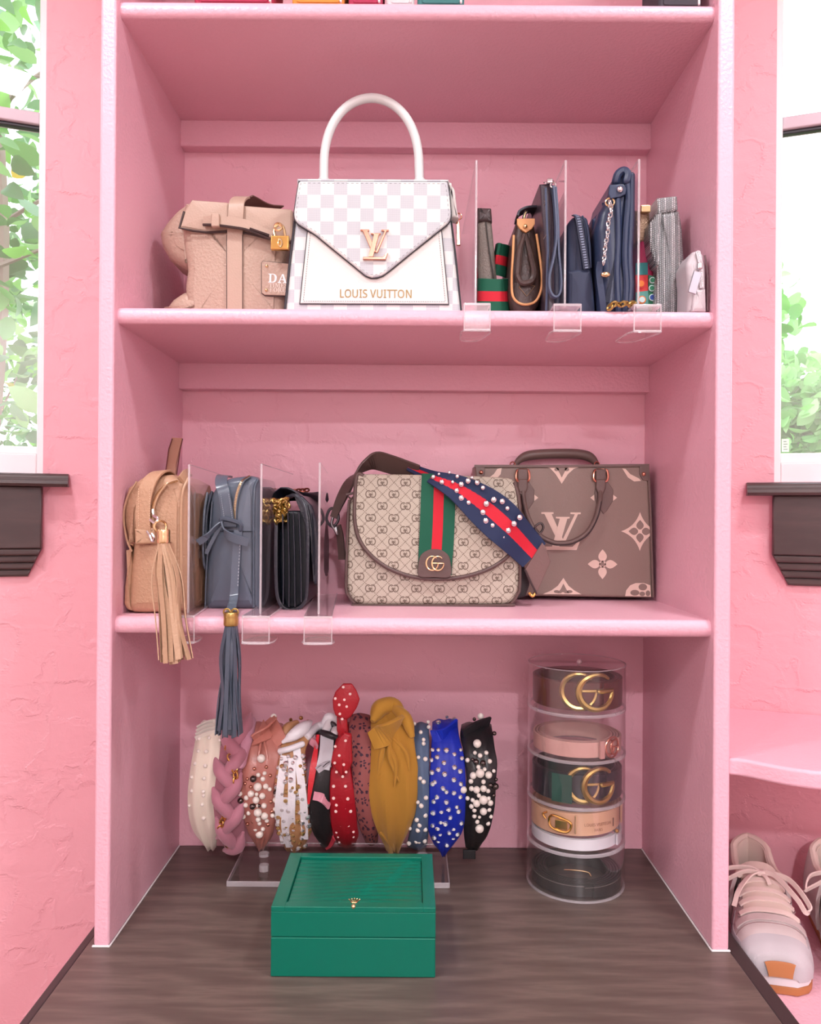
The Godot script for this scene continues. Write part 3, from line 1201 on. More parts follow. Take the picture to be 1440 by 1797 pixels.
# ---------- upper shelf: only the lowest edge of these shows ----------
func upper_shelf_things() -> void:
	make_pattern_textures()
	var sy: float = shelf_y[0]
	var list := [[346, 486, rgb(178, 52, 84), "crimson woven fabric tote at the left of the top shelf", .16], [512, 604, rgb(226, 150, 70), "orange patterned pouch on the top shelf, right of the crimson tote", .11],
		[608, 668, rgb(184, 58, 92), "narrow crimson pouch with white ends on the top shelf", .12], [672, 721, rgb(232, 228, 230), "pale grey canvas pouch in the middle of the top shelf", .12], [724, 806, rgb(70, 128, 128), "teal glittery pouch right of the pale pouch on the top shelf", .1], [1130, 1206, rgb(70, 66, 74), "dark pouch at the right end of the top shelf", .1]]
	for a in list:
		var at := on((a[0] + a[1]) / 2.0, sy, -0.07)
		thing("fabric_pouch", a[3], "bag", at, "bags on the top shelf")
		var w: float = (a[1] - a[0]) * 1.03 / F / 2.0
		part("body", puff(rrect(-w, 0, w, a[4], 0.006), -0.035, 0.045, 0.006, 0.003, 40), relief(mat(a[2], 0.8), "fine", 0.05, 30.0))
		part("zip_tape", slab(-w * 0.9, w * 0.9, a[4] - 0.001, a[4] + 0.002, -0.004, 0.004), mat(a[2].darkened(0.3), 0.7))
		part("side_band", slab(w - 0.006, w - 0.003, 0.006, a[4] - .006, -0.03, 0.047), mat(rgb(236, 226, 228), 0.7))

# ---------- first shelf: bags and pouches ----------
func first_shelf() -> void:
	var sy: float = shelf_y[1]
	tan_bag(sy)
	checked_bag(sy)
	divider(833, 281, 537, 814, 859, sy, "clear acrylic divider right beside the white checked handbag", 0.06, -0.004)
	divider(990, 281, 537, 971, 1018, sy, "clear acrylic divider between the dark wristlet and the navy nylon pouch", 0.06, -0.004)
	divider(1119, 279, 535, 1111, 1158, sy, "clear acrylic divider between the navy leather bag and the beaded clutch", 0.06, -0.012)
	striped_strap_pouch(sy)
	brown_pouch(sy)
	wristlet(sy)
	nylon_pouch(sy)
	navy_bag(sy)
	print_pouch(sy)
	beaded_clutch(sy)
	silver_pouch(sy)

func tan_bag(sy: float) -> void:
	var z := -0.105
	thing("tan_bowling_bag", "tan grained leather bag with a gold padlock left of the white checked handbag", "handbag", on(410, sy, -0.17))
	var lz := z - ro.z
	var tan := leather(rgb(186, 158, 140), 0.45, 0.08, 13.0)
	var smooth := leather(rgb(188, 160, 142), 0.42, 0.02, 20.0)
	var edge := mat(rgb(62, 44, 42), 0.5)
	var b := puff(v2([[322, 353], [352, 350], [402, 355], [460, 360], [512, 366], [512, 400], [500, 450], [497, 556], [400, 556], [326, 556], [322, 500], [326, 470], [318, 420], [316, 390]], z), lz - 0.13, lz, 0.014, 0.006, 110)
	b.add(puff(v2([[338, 352], [352, 356], [350, 470], [324, 470], [292, 450], [278, 425], [275, 404], [288, 384], [306, 364], [322, 353]], z - .012), lz - 0.11, lz - .012, 0.02, 0.004, 60))
	b.add(puff(v2([[402, 508], [400, 560], [282, 560], [288, 538], [300, 522], [318, 510], [345, 503], [375, 502]], z - .004), lz - .12, lz - 0.004, 0.016, 0.005, 60))
	part("body", b, tan)
	part("top_flap", puff(v2([[336, 350], [402, 355], [404, 405], [362, 408], [314, 400], [323, 370]], z + .008), lz - 0.004, lz + .008, 0.003, 0.002, 50), smooth)
	part("flap_edge", tube(pp([[323, 371, .008], [314.5, 400, .008], [338, 405, .0095], [362, 408, .0095], [404, 406, .008]], z), 0.0016, 6), edge)
	part("top_flap", puff(v2([[424, 360], [513, 367], [513, 424], [462, 415], [420, 407]], z + .006), lz - 0.004, lz + .006, 0.003, 0.002, 50), smooth)
	part("flap_edge", tube(pp([[420, 407, .007], [445, 412, .008], [468, 418, .008], [513, 425, .006]], z), 0.0016, 6), edge)
	var w := p(425, 450, z).x - p(398, 450, z).x
	var band := cr(pp([[412, 548, .006], [412, 480, .0085], [412, 412, .009], [414, 372, .011], [417, 352, .004], [430, 347, -.03], [448, 362, -.07], [452, 372, -.085]], z), 4)
	part("handle_band", strap(band, Vector3.RIGHT, w, 0.003), smooth)
	for s in [-1, 1]:
		part("band_seam", tube(pp([[411.5 + 13.5 * s, 548, .0065], [411.5 + 13.5 * s, 480, .009], [411.5 + 13.5 * s, 412, .0095]], z), 0.0007, 5), edge)
	part("band_lining", strap(cr(pp([[428, 350, -.02], [446, 358, -.05], [468, 366, -.075], [488, 368, -.09]], z), 4), Vector3(0.3, 0, 1), 0.03, 0.002), mat(rgb(112, 76, 70), 0.6))
	var belt := cr(pp([[357, 388, .013], [378, 387, .018], [402, 389, .019], [430, 393, .018], [455, 403, .016], [478, 412, .014]], z), 4)
	part("closing_strap", strap(belt, Vector3.UP, [.0135, .0135, .0135, .0135, .0135, .0135, .0135, .0135, .0135, .0135, .013, .0125, .012, .0115, .011, .011, .0105, .010, .010, .010, .010], 0.0022), smooth)
	part("strap_edge", tube(cr(pp([[356, 394.5, .0145], [378, 395, .0195], [402, 398, .0205], [430, 402.5, .0195], [455, 411.5, .0175], [478, 420, .016], [512, 426, .014]], z), 3), 0.0018, 6), edge)
	part("strap_slot", tube(pp([[438, 401, .0195], [472, 413, .0175]], z), 0.0016, 6), edge)
	part("keeper_loop", slab(-.0055, .0055, -.009, .009, -0.004, 0.004, .0018).at(p(378.5, 387.5, z + .0205)), smooth)
	var lock := part("padlock", slab(-0.0125, 0.0125, -0.0095, 0.0095, -0.004, 0.004, 0.0015).at(p(491.5, 427, z + .0225)), M.gold)
	part("shackle", tube(cr(pp([[483, 418, .0225], [481, 404, .0225], [488, 395, .0225], [497, 399, .0225], [501, 418, .0225]], z), 4), 0.0019, 7), M.pale_gold, lock)
	part("keyhole_plate", tube(cr([p(491, 419, z + .027), p(494.5, 426, z + .0275), p(491.5, 433, z + .027), p(488, 426, z + .0275)], 4, true), 0.0013, 6, true), M.pale_gold, lock)
	part("strap_link", torus(0.005, 0.0014, 14, 6).at(p(488, 398, z + .024)), M.pale_gold, lock)
	var pl := v2([[463, 461], [513, 466], [513, 521], [466, 520], [460.5, 516], [460.5, 464]], z)
	var pq := part("name_plaque", ext(pl, lz + .0035, lz + .0075, 0.001), tan)
	part("plaque_edge", ext(inset(ccw(pl), -0.0009), lz + .003, lz + .0055), edge, pq)
	part("lettering", text("DAI", 0.0125, 0.0005, "Droid Serif", 700).moved(Transform3D(Basis.from_euler(Vector3(0, 0, deg_to_rad(-2))), p(491, 489, z + .0078))), M.frame, pq)
	for k in 2:
		part("lettering", text("TIMESS" if k == 0 else "FOREO", 0.0058, 0.0004, "Droid Serif", 700).at(p(491, 501 + 8 * k, z + .0078)), mat(rgb(226, 208, 196), 0.6), pq)
	for q in [[468, 467], [467, 509]]:
		part("rivet", ball(0.0022, 10, 6).at(p(q[0], q[1], z + .0078)), M.pale_gold, pq)

func checked_bag(sy: float) -> void:
	var z := -0.055
	thing("checked_handbag", "white and pale grey checked handbag with pointed flap and tall round handle", "handbag", on(655, sy, -0.1))
	var dark := mat(rgb(44, 44, 50), 0.45)
	var white := leather(rgb(226, 222, 217), 0.5, 0.012, 26.0)
	var lz := z - ro.z
	var y0 := -p(600, 556, z).y * 0.0
	var out := v2([[521, 317], [787, 317.5], [792, 388], [800, 460], [811, 556], [498.5, 556], [508, 460], [517, 388]], z)
	for i in out.size():
		out[i].y = maxf(out[i].y, 0.0005)
	part("body", puff(out, lz - 0.1, lz, 0.007, 0.0, 120), M.checks)
	part("side_piping", tube(pp([[517, 388, -.002], [508, 460, -.002], [499.5, 545, -.002]], z), 0.0016, 6), dark)
	part("side_piping", tube(pp([[792, 388, -.003], [800.5, 460, -.003], [809, 545, -.003]], z), 0.0012, 6), dark)
	var pocket := v2([[541, 400], [773, 400], [786, 534], [527, 533]], z)
	var pk := part("front_pocket", ext(pocket, lz, lz + 0.003, 0.0008), white)
	part("pocket_edge", ext(inset(ccw(pocket), -0.0012), lz - 0.001, lz + 0.002), dark, pk)
	var st := mat(rgb(120, 116, 118), 0.6)
	var sb := MB.new()
	for q in [[545, 404, 532, 528, 30], [532, 528.5, 781, 529.5, 62], [781, 529, 769, 404, 30]]:
		sb.add(dashes(p(q[0], q[1], z + 0.0032), p(q[2], q[3], z + 0.0032), q[4], 0.00032))
	part("stitching", sb, st, pk)
	part("lettering", text("LOUIS VUITTON", 0.0108, 0.0006, "Droid Sans", 300).moved(Transform3D(Basis().scaled(Vector3(0.90, 1, 1)), p(659, 515.5, z + 0.0033))), mat(rgb(150, 124, 66), 0.4, 0.3), pk)
	var fl := v2([[523, 316], [786, 317], [790, 345], [792.7, 376], [791, 386], [785, 394], [752, 420], [716, 449], [683, 476], [672, 484], [661, 488], [650, 488], [640, 484], [622, 469], [590, 443], [552, 412], [522, 394], [515.5, 385], [514, 374], [518, 345]], z + .008)
	for i in fl.size():
		fl[i] *= 1.0
	var fm := part("flap", puff(inset(ccw(fl), 0.0011), lz + 0.003, lz + 0.0085, 0.002, 0.0008, 120), M.checks)
	part("flap_edge", ext(fl, lz + 0.0025, lz + 0.0065, 0.0006), dark, fm)
	var cl := resample(inset(ccw(fl), 0.0042), 170)
	sb = MB.new()
	for k in cl.size():
		if k % 2 == 0:
			var a: Vector2 = cl[k]
			var c: Vector2 = cl[(k + 1) % cl.size()]
			sb.add(tube([Vector3(a.x, a.y, lz + 0.0088), Vector3(c.x, c.y, lz + 0.0088)], 0.0003, 4))
	part("stitching", sb, st, fm)
	part("flap_top", puff(v2([[522, 315.5], [787, 317], [786.5, 326], [522, 325]], z), lz - 0.1, lz + .006, 0.004, 0, 60), M.checks)
	part("monogram_plate", lv_mark(0.037, 0.0395, 0.0, 0.0035, 0.0007).at(p(657, 430.5, z + 0.0092)), M.rose_gold)
	var zc := -0.1
	var hp := []
	for k in 33:
		var a := PI * k / 32.0
		hp.append(p(651.5 - 83.5 * cos(a), 296 - 124.0 * pow(sin(a), 0.86), zc))
	hp.push_front(p(568, 322, zc))
	hp.push_back(p(736, 324, zc))
	part("handle", tube(hp, 0.0062, 14), mat(rgb(222, 224, 222), 0.35))
	for q in [[568, 318], [736, 319]]:
		part("handle_ring", lathe([[0.0068, -0.003], [0.0076, -0.002], [0.0076, 0.003], [0.0064, 0.004]], 16).at(p(q[0], q[1], zc)), mat(rgb(222, 224, 222), 0.4))
	part("side_gusset", puff(v2([[786, 330], [796, 345], [800, 380], [803, 395], [790, 392]], z - .03), -0.085 - ro.z, -0.06 - ro.z, 0.003, 0.0, 30), white)
	part("zip_pull", ext(v2([[800, 388], [806, 388], [807.5, 430], [801, 430]], z - .02), z - .024 - ro.z, z - .02 - ro.z, 0.0008), M.rose_gold)
	part("zip_ring", torus(0.0042, 0.001, 14, 6).at(p(804, 380, z - .02)), M.rose_gold)

func striped_strap_pouch(sy: float) -> void:
	var z := -0.10
	thing("strap_pouch", "slim grey patterned pouch with coiled green and red striped strap", "pouch", on(862, sy, -0.15))
	var lz := z - ro.z
	var grey := leather(rgb(122, 112, 104), 0.5, 0.09, 22.0)
	part("body", puff(v2([[839, 380], [862, 380], [867, 430], [879, 556], [842, 556], [839, 470]], z), lz - 0.12, lz, 0.006, 0.002, 60), grey)
	part("seam", tube(pp([[852, 390, .002], [858, 440, .003], [868, 500, .003]], z), 0.0012, 6), mat(rgb(60, 54, 50), 0.6))
	part("end_cap", puff(v2([[838, 363], [862, 364], [864, 389], [839, 388]], z + .004), lz - 0.06, lz + .004, 0.005, 0.001, 40), leather(rgb(66, 52, 52), 0.35, 0.02))
	var pts := cr(pp([[838, 519, -.03], [842, 519, .008], [868, 519.5, .018], [888, 519.5, .012], [897, 519, -.02], [897, 519, -.07]], z), 5)
	part("web_strap", strap(pts, Vector3.DOWN, 0.046, 0.0022), M.web_green)
	pts = cr(pp([[866, 456, -.03], [872, 455, -.006], [886, 458, -.014], [893, 462, -.05]], z), 5)
	part("web_strap", strap(pts, Vector3(-.12, -1, 0), 0.044, 0.0022), M.web_green)
	part("strap_end", strap(cr(pp([[838, 470, -.02], [841, 470, -.008], [846, 478, -.03]], z), 4), Vector3.DOWN, 0.03, 0.002), mat(rgb(150, 30, 46), 0.7))

func brown_pouch(sy: float) -> void:
	var z := -0.07
	thing("brown_pouch", "small brown patterned leather pouch with tan piping and a tan tab with gold rivet", "pouch", on(922, sy, -0.12))
	var lz := z - ro.z
	var br := leather(rgb(72, 54, 50), 0.38, 0.03, 16.0)
	var tan := mat(rgb(222, 160, 106), 0.5)
	part("body", puff(v2([[906, 388], [937, 388], [946, 430], [951, 480], [952, 515], [945, 535], [934, 550], [907, 550], [897, 535], [893, 512], [895, 470], [900, 420]], z), lz - 0.12, lz, 0.01, 0.004, 70), br)
	part("piping", tube(cr(pp([[901, 413, .002], [899.5, 450, .004], [897.5, 490, .004], [899, 518, .004], [909, 531, .004], [924, 534.5, .004], [940, 528, .004], [949, 508, .004], [950, 480, .004], [946, 445, .004], [941, 411, .002]], z), 5), 0.0017, 7), tan)
	part("gusset_fold", tube(cr(pp([[920, 412, .003], [912, 440, .007], [908.5, 470, .009], [909, 486, .009], [916, 496, .009], [929, 495, .009], [936, 486, .009], [936, 470, .009], [929, 440, .007], [922, 412, .003]], z), 5), [.003, .003, .0034, .0036, .0038, .0042, .0045, .0046, .0046, .0046, .0046, .0045, .0044, .0042, .004, .004, .004, .004, .004, .004, .004, .004, .004, .004, .0042, .0044, .0045, .0046, .0046, .0046, .0046, .0045, .0044, .0042, .004, .004, .004, .004, .004, .004, .0038, .0036, .0034, .0032, .003, .003], 8), br)
	part("printed_mark", tube(cr(pp([[910, 503, .0045], [922, 498, .0048], [938, 502, .0045], [924, 520, .0048]], z), 1, true), 0.0005, 5, true), mat(rgb(150, 118, 84), 0.6))
	var tb := part("tab", ext(v2([[906, 386], [937, 386], [937, 396], [932, 404], [921.5, 411], [911, 404], [906, 396]], z), lz + 0.0025, lz + 0.006, 0.001), tan)
	part("rivet", ball(0.0033, 12, 8).at(p(921, 397.5, z + .0065)), M.pale_gold, tb)
	part("zip_loop", strap(cr(pp([[906, 386, 0], [909, 376, -.002], [921, 369, -.004], [937, 368, -.008], [945, 375, -.02], [946, 386, -.04]], z), 4), Vector3(0, 0, 1), 0.022, 0.003), mat(rgb(46, 44, 56), 0.5))
	zipper(cr(pp([[918, 387, .002], [920, 378, .003], [923, 370, .001]], z), 3), 0.0045, Vector3.RIGHT, mat(rgb(46, 44, 56), 0.6), M.pale_gold, root)
	part("pull_tab", strap(pp([[950, 396, -.002], [951.5, 415, 0], [951, 430, 0]], z), Vector3.RIGHT, 0.0052, 0.002), mat(rgb(112, 58, 46), 0.5))
	part("snap_hook", tube(cr(pp([[947, 393, 0], [953, 391, 0], [952, 397, 0]], z), 3), 0.001, 6), M.gunmetal)
	part("snap_hook", tube(cr(pp([[948, 432, 0], [953, 436, 0], [950, 445, 0], [948, 440, 0]], z), 3), 0.001, 6), M.gunmetal)

func wristlet(sy: float) -> void:
	var z := -0.035
	thing("dark_wristlet", "thin dark leather wristlet with hanging wrist loop left of the second divider", "pouch", on(969, sy, -0.1))
	var lz := z - ro.z
	var dk := leather(rgb(66, 56, 66), 0.36, 0.02, 16.0)
	part("body", puff(v2([[947, 322], [964, 321], [972, 380], [974, 556], [958, 556], [957, 440], [950, 370]], z), lz - 0.14, lz, 0.004, 0.001, 60), dk)
	part("back_panel", puff(v2([[962, 322], [975, 324], [982, 440], [983, 556], [972, 556], [968, 400]], z - .004), lz - 0.14, lz - 0.004, 0.004, 0.001, 60), leather(rgb(48, 52, 72), 0.36, 0.02, 16.0))
	var navy := mat(rgb(74, 84, 108), 0.4)
	var wr := cr(pp([[968, 326, .004], [966, 370, .008], [963, 420, .01], [958, 470, .01], [962, 480, .01], [962.5, 505, .01], [968, 520, .011], [976, 522.5, .011], [983, 512, .011], [983, 480, .01], [980, 430, .009], [977, 380, .007], [972, 330, .004]], z), 4)
	wr = cr(pp([[970, 328, .004], [974, 380, .008], [975, 420, .01], [970, 455, .01], [963, 485, .01], [963, 506, .011], [969, 519, .011], [977, 521, .011], [983, 509, .011], [983, 480, .01], [979, 440, .01], [978, 390, .008], [974, 330, .004]], z), 4)
	part("wrist_loop", strap(wr, Vector3(0.1, 0, 1), 0.008, 0.0024), navy)
	part("side_edge", tube(pp([[957, 330, .002], [961, 440, .003], [958, 545, .003]], z), 0.0016, 6), navy)
	zipper(pp([[957, 321, .002], [964, 318.5, -.005], [968, 318, -.04]], z), 0.006, Vector3.RIGHT, dk, M.silver, root)
	part("zip_slider", box(Vector3(0.008, 0.007, 0.008), 0.002, 2).at(p(964, 319, z + 0.003)), M.silver)
	part("strap_ring", torus(0.0035, 0.001, 12, 6).at(p(970, 325, z + .005)), M.silver)
	var mk := MB.new()
	for q in [[954, 360, 960, 352], [954, 352, 960, 360], [953, 420, 958, 412]]:
		mk.add(tube([p(q[0], q[1], z + .0015), p(q[2], q[3], z + .0015)], 0.0004, 4))
	part("printed_mark", mk, mat(rgb(120, 98, 88), 0.6))

func nylon_pouch(sy: float) -> void:
	var z := -0.05
	thing("nylon_pouch", "navy nylon pouch with a thick curved zipper right of the second divider", "pouch", on(1018, sy, -0.1))
	var lz := z - ro.z
	var ny := relief(mat(rgb(45, 54, 80), 0.55), "fine", 0.02, 40.0)
	part("body", puff(v2([[995, 405], [999, 386], [1007, 377], [1022, 375], [1033, 379], [1037, 400], [1039, 450], [1043, 500], [1045, 556], [996, 556], [994, 470]], z), lz - 0.11, lz, 0.012, 0.003, 70), ny)
	part("lower_pocket", puff(v2([[996, 476], [1012, 472], [1037, 474], [1041, 500], [1045, 556], [995.5, 556]], z + .005), lz - 0.02, lz + .006, 0.005, 0.002, 50), ny)
	zipper(cr(pp([[1008, 378, -.006], [1014, 383, .006], [1019, 410, .008], [1024, 440, .008], [1029, 472, .008]], z), 8), 0.0085, Vector3.RIGHT, mat(rgb(30, 36, 60), 0.6), mat(rgb(120, 128, 152), 0.35), root, 0.0034)
	part("zip_flap", tube(cr(pp([[1021, 379, .002], [1029, 395, .004], [1034, 430, .005], [1036, 470, .005]], z), 5), 0.0014, 6), ny)

func navy_bag(sy: float) -> void:
	var z := -0.032
	thing("navy_leather_bag", "soft navy leather bag with a dangling silver chain left of the third divider", "handbag", on(1080, sy, -0.1))
	var lz := z - ro.z
	var nv := leather(rgb(44, 56, 84), 0.36, 0.012, 18.0)
	var b := puff(v2([[1075, 322], [1079, 306], [1090, 299], [1104, 299], [1110, 304], [1110, 360], [1109, 450], [1108, 556], [1052, 556], [1049, 470], [1046, 400], [1052, 370], [1066, 346]], z), lz - 0.14, lz, 0.014, 0.003, 90)
	part("body", b, nv)
	part("side_wing", puff(v2([[1066, 346], [1056, 366], [1040, 382], [1042, 420], [1046, 556], [1066, 556], [1070, 420]], z - .02), lz - 0.12, lz - 0.02, 0.008, 0.002, 50), nv)
	for f in [[[1099, 308], [1102, 350], [1098, 400], [1096, 450], [1099, 500], [1096, 548]], [[1108, 308], [1107, 380], [1104, 450], [1106, 500], [1103, 548]], [[1083, 350], [1084, 420], [1082, 480], [1085, 548]]]:
		part("fold", tube(cr(pp(f, z + .003), 4), 0.0042, 8, false, true), nv)
	part("top_roll", tube(cr(pp([[1080, 318, 0], [1084, 306, .002], [1094, 300, .002], [1101, 306, .004], [1099, 318, .004]], z), 4), 0.0055, 8, false, true), nv)
	var tb := part("strap_tab", ext(v2([[1069, 324], [1094, 323], [1099, 331], [1097, 341], [1087, 346], [1071, 349], [1067, 340]], z + .008), lz + 0.004, lz + 0.0085, 0.0012), nv)
	part("rivet", ball(0.0045, 12, 8).at(p(1087, 333, z + .009)), M.silver, tb)
	part("side_ring", torus(0.0055, 0.0012, 16, 6).at(p(1070, 355, z + .006)), M.pale_gold)
	part("chain", chain(cr(pp([[1070, 356, .008], [1072, 372, .01], [1067, 390, .01], [1066, 410, .011], [1062, 430, .012], [1060, 450, .012], [1058, 466, .012]], z), 3), 0.0078, 0.0011), M.silver)
	part("chain_end", ball(0.0048, 12, 8).moved(Transform3D(Basis().scaled(Vector3(1.3, 0.8, 0.8)), p(1062, 482, z + .012))), M.pale_gold)
	part("handle_strap", strap(cr(pp([[1053, 460, .002], [1051, 480, .006], [1056, 520, .008], [1060, 552, .006]], z), 4), Vector3(1, 0, .3), 0.008, 0.003), nv)
	part("coiled_chain", chain(cr(pp([[1070, 539, .02], [1078, 533, .024], [1088, 535, .022], [1096, 532, .024], [1106, 534, .02], [1112, 530, .014]], z), 4), 0.0085, 0.0017, 0.75), M.brass)

func print_pouch(sy: float) -> void:
	var z := -0.10
	thing("print_pouch", "narrow multicoloured print pouch with metallic top between the third divider and the beaded clutch", "pouch", on(1134, sy, -0.14))
	var lz := z - ro.z
	part("body", puff(v2([[1124, 420], [1140, 420], [1148, 480], [1151, 556], [1115, 556], [1117, 460]], z), lz - 0.1, lz, 0.006, 0.002, 60), mat(rgb(176, 40, 88), 0.6))
	part("metallic_top", puff(v2([[1114, 368], [1140, 372], [1141, 422], [1116, 424]], z + .001), lz - 0.08, lz + .001, 0.004, 0.001, 40), relief(mat(rgb(150, 122, 100), 0.35, 0.5), "grain", 0.12, 22.0))
	part("buckle", slab(-.0068, .0068, -.005, .005, -.003, .003, .0015).at(p(1132, 367, z + .006)), M.pale_gold)
	var cols := [rgb(40, 130, 130), rgb(206, 44, 42), rgb(226, 120, 40), rgb(30, 120, 82), rgb(32, 70, 150), rgb(206, 230, 226)]
	part("print_block", ext(v2([[1114, 463], [1135, 462], [1135, 484], [1114, 484]], z), lz + 0.0005, lz + 0.004, 0.0004), mat(cols[0], 0.6))
	part("print_block", ext(v2([[1113, 484], [1135, 484], [1135, 512], [1114, 514]], z), lz + 0.0005, lz + 0.004, 0.0004), mat(cols[1], 0.6))
	part("print_block", ext(v2([[1114, 514], [1136, 511], [1136, 552], [1114, 552]], z), lz + 0.0005, lz + 0.004, 0.0004), mat(rgb(84, 150, 140), 0.6))
	part("print_block", ext(v2([[1136, 484], [1147, 486], [1150, 552], [1136, 552]], z), lz + 0.0005, lz + 0.004, 0.0004), mat(cols[3], 0.6))
	for q in [[1122, 500, 8, 1, 2], [1122, 500, 5.5, 2, 1], [1142, 494, 5.5, 5, 0], [1142, 494, 4, 3, 0], [1141, 508, 5.5, 5, 0], [1141, 508, 4, 3, 3], [1142, 524, 6, 5, 0], [1142, 524, 4.5, 4, 0], [1124, 528, 7, 2, 0], [1124, 528, 5, 5, 0]]:
		var c := p(q[0], q[1], z)
		part("print_ring", ext(oval(c.x, c.y, q[2] * 1.1 / F, q[2] * 1.1 / F, 18), lz + .004, lz + 0.0048 + 0.0004 * (10 - q[2])), mat(cols[q[3]], 0.6))

func beaded_clutch(sy: float) -> void:
	var z := -0.08
	thing("beaded_clutch", "silver beaded clutch standing on end right of the third divider", "clutch bag", on(1176, sy, -0.12))
	var lz := z - ro.z
	part("body", puff(v2([[1150, 374], [1168, 368], [1194, 367], [1199, 400], [1202, 450], [1207, 490], [1209, 556], [1150, 556], [1152, 500], [1155, 465], [1154, 420]], z), lz - 0.1, lz, 0.009, 0.003, 80), M.beads)
	part("flap", puff(v2([[1152, 376], [1162, 372], [1158, 420], [1157, 466], [1150, 466], [1141, 440], [1138, 410], [1139, 392]], z + .004), lz - 0.08, lz + .006, 0.005, 0.002, 60), M.beads)
	part("top_tab", puff(v2([[1153, 347], [1188, 343], [1190, 368], [1155, 375]], z + .002), lz - 0.05, lz + 0.002, 0.003, 0.001, 40), M.beads)

func silver_pouch(sy: float) -> void:
	var z := -0.022
	thing("silver_pouch", "small pearly silver zipped pouch at the right end of the first shelf", "pouch", on(1222, sy, -0.065))
	var lz := z - ro.z
	var sv := leather(rgb(206, 196, 200), 0.32, 0.02, 20.0)
	part("body", puff(v2([[1212, 447], [1218, 439], [1228, 438], [1236, 446], [1240, 470], [1240, 556], [1207, 556], [1208, 500], [1205, 462]], z), lz - 0.05, lz, 0.008, 0.002, 60), sv)
	part("front_pocket", puff(v2([[1216, 508], [1238, 506], [1239, 556], [1214, 556]], z + .003), lz - 0.02, lz + .004, 0.004, 0.001, 40), sv)
	zipper(cr(pp([[1224, 441, .001], [1228, 460, .004], [1230, 485, .004], [1231, 506, .004]], z), 5), 0.006, Vector3.RIGHT, sv, M.silver, root)
	part("zip_slider", box(Vector3(0.007, 0.009, 0.005), 0.002, 2).at(p(1227, 467, z + .007)), M.silver)
	part("pull_tab", ext(v2([[1217, 475], [1231, 479], [1220, 517], [1207, 512]], z + .011), lz + .010, lz + .0125, 0.0008), mat(rgb(188, 184, 194), 0.3, 0.6))
	part("edge_piping", tube(cr(pp([[1236, 448, .001], [1241, 480, 0], [1241, 545, 0]], z), 4), 0.0012, 6), mat(rgb(120, 96, 100), 0.5))

# ---------- second shelf ----------
func second_shelf() -> void:
	var sy: float = shelf_y[2]
	divider(334, 816, 1077, 308, 345, sy, "clear acrylic divider right of the tan tasselled bag", 0.05, 0.006, 5.2)
	divider(459, 815, 1077, 430, 477, sy, "clear acrylic divider between the slate tasselled bag and the black chain wallet", 0.05, 0.006)
	divider(563, 813, 1077, 538, 586, sy, "clear acrylic divider between the black chain wallet and the striped messenger bag", 0.05, 0.0, 4.0)
	tan_camera_bag(sy)
	slate_camera_bag(sy)
	chain_wallet(sy)
	tote(sy)
	messenger(sy)

func tassel(top: Vector3, bottom: Vector3, r0: float, r1: float, n: int, m: Material, cap: Material, parent: Node, flare := 0.0) -> void:
	var tp := part("tassel", lathe([[0.0, 0.0], [r0 * 0.9, 0.0], [r0, -0.002], [r0, -0.006], [r0 * 0.96, -0.0075], [r0, -0.009], [r0, -0.015], [r0 * 0.9, -0.017], [0.0, -0.017]], 20).at(top + Vector3(0, 0.017, 0)), cap, parent)
	for k in n:
		var a := TAU * (k + rng.randf_range(-.3, .3)) / n
		var ring := 0.45 + 0.55 * float(k % 3) / 2.0
		var s := top + Vector3(cos(a) * r0 * 0.7 * ring, 0, sin(a) * r0 * 0.7 * ring)
		var L := rng.randf_range(0.93, 1.03)
		var e := top + (bottom - top) * L + Vector3(cos(a) * r1 * ring, 0, sin(a) * r1 * 0.55 * ring)
		var b := Vector3(rng.randf_range(-.003, .003) + cos(a) * flare, 0, rng.randf_range(-.002, .002))
		var pts := cr([s, s.lerp(e, 0.3) + b * 1.5, s.lerp(e, 0.65) + b * rng.randf_range(-1.2, 1.2), e], 5)
		part("strand", strap(pts, Vector3(cos(a + PI / 2 + rng.randf_range(-.5, .5)), 0, sin(a + PI / 2)), maxf(0.0034, r1 * 0.34), 0.0013), m, tp)

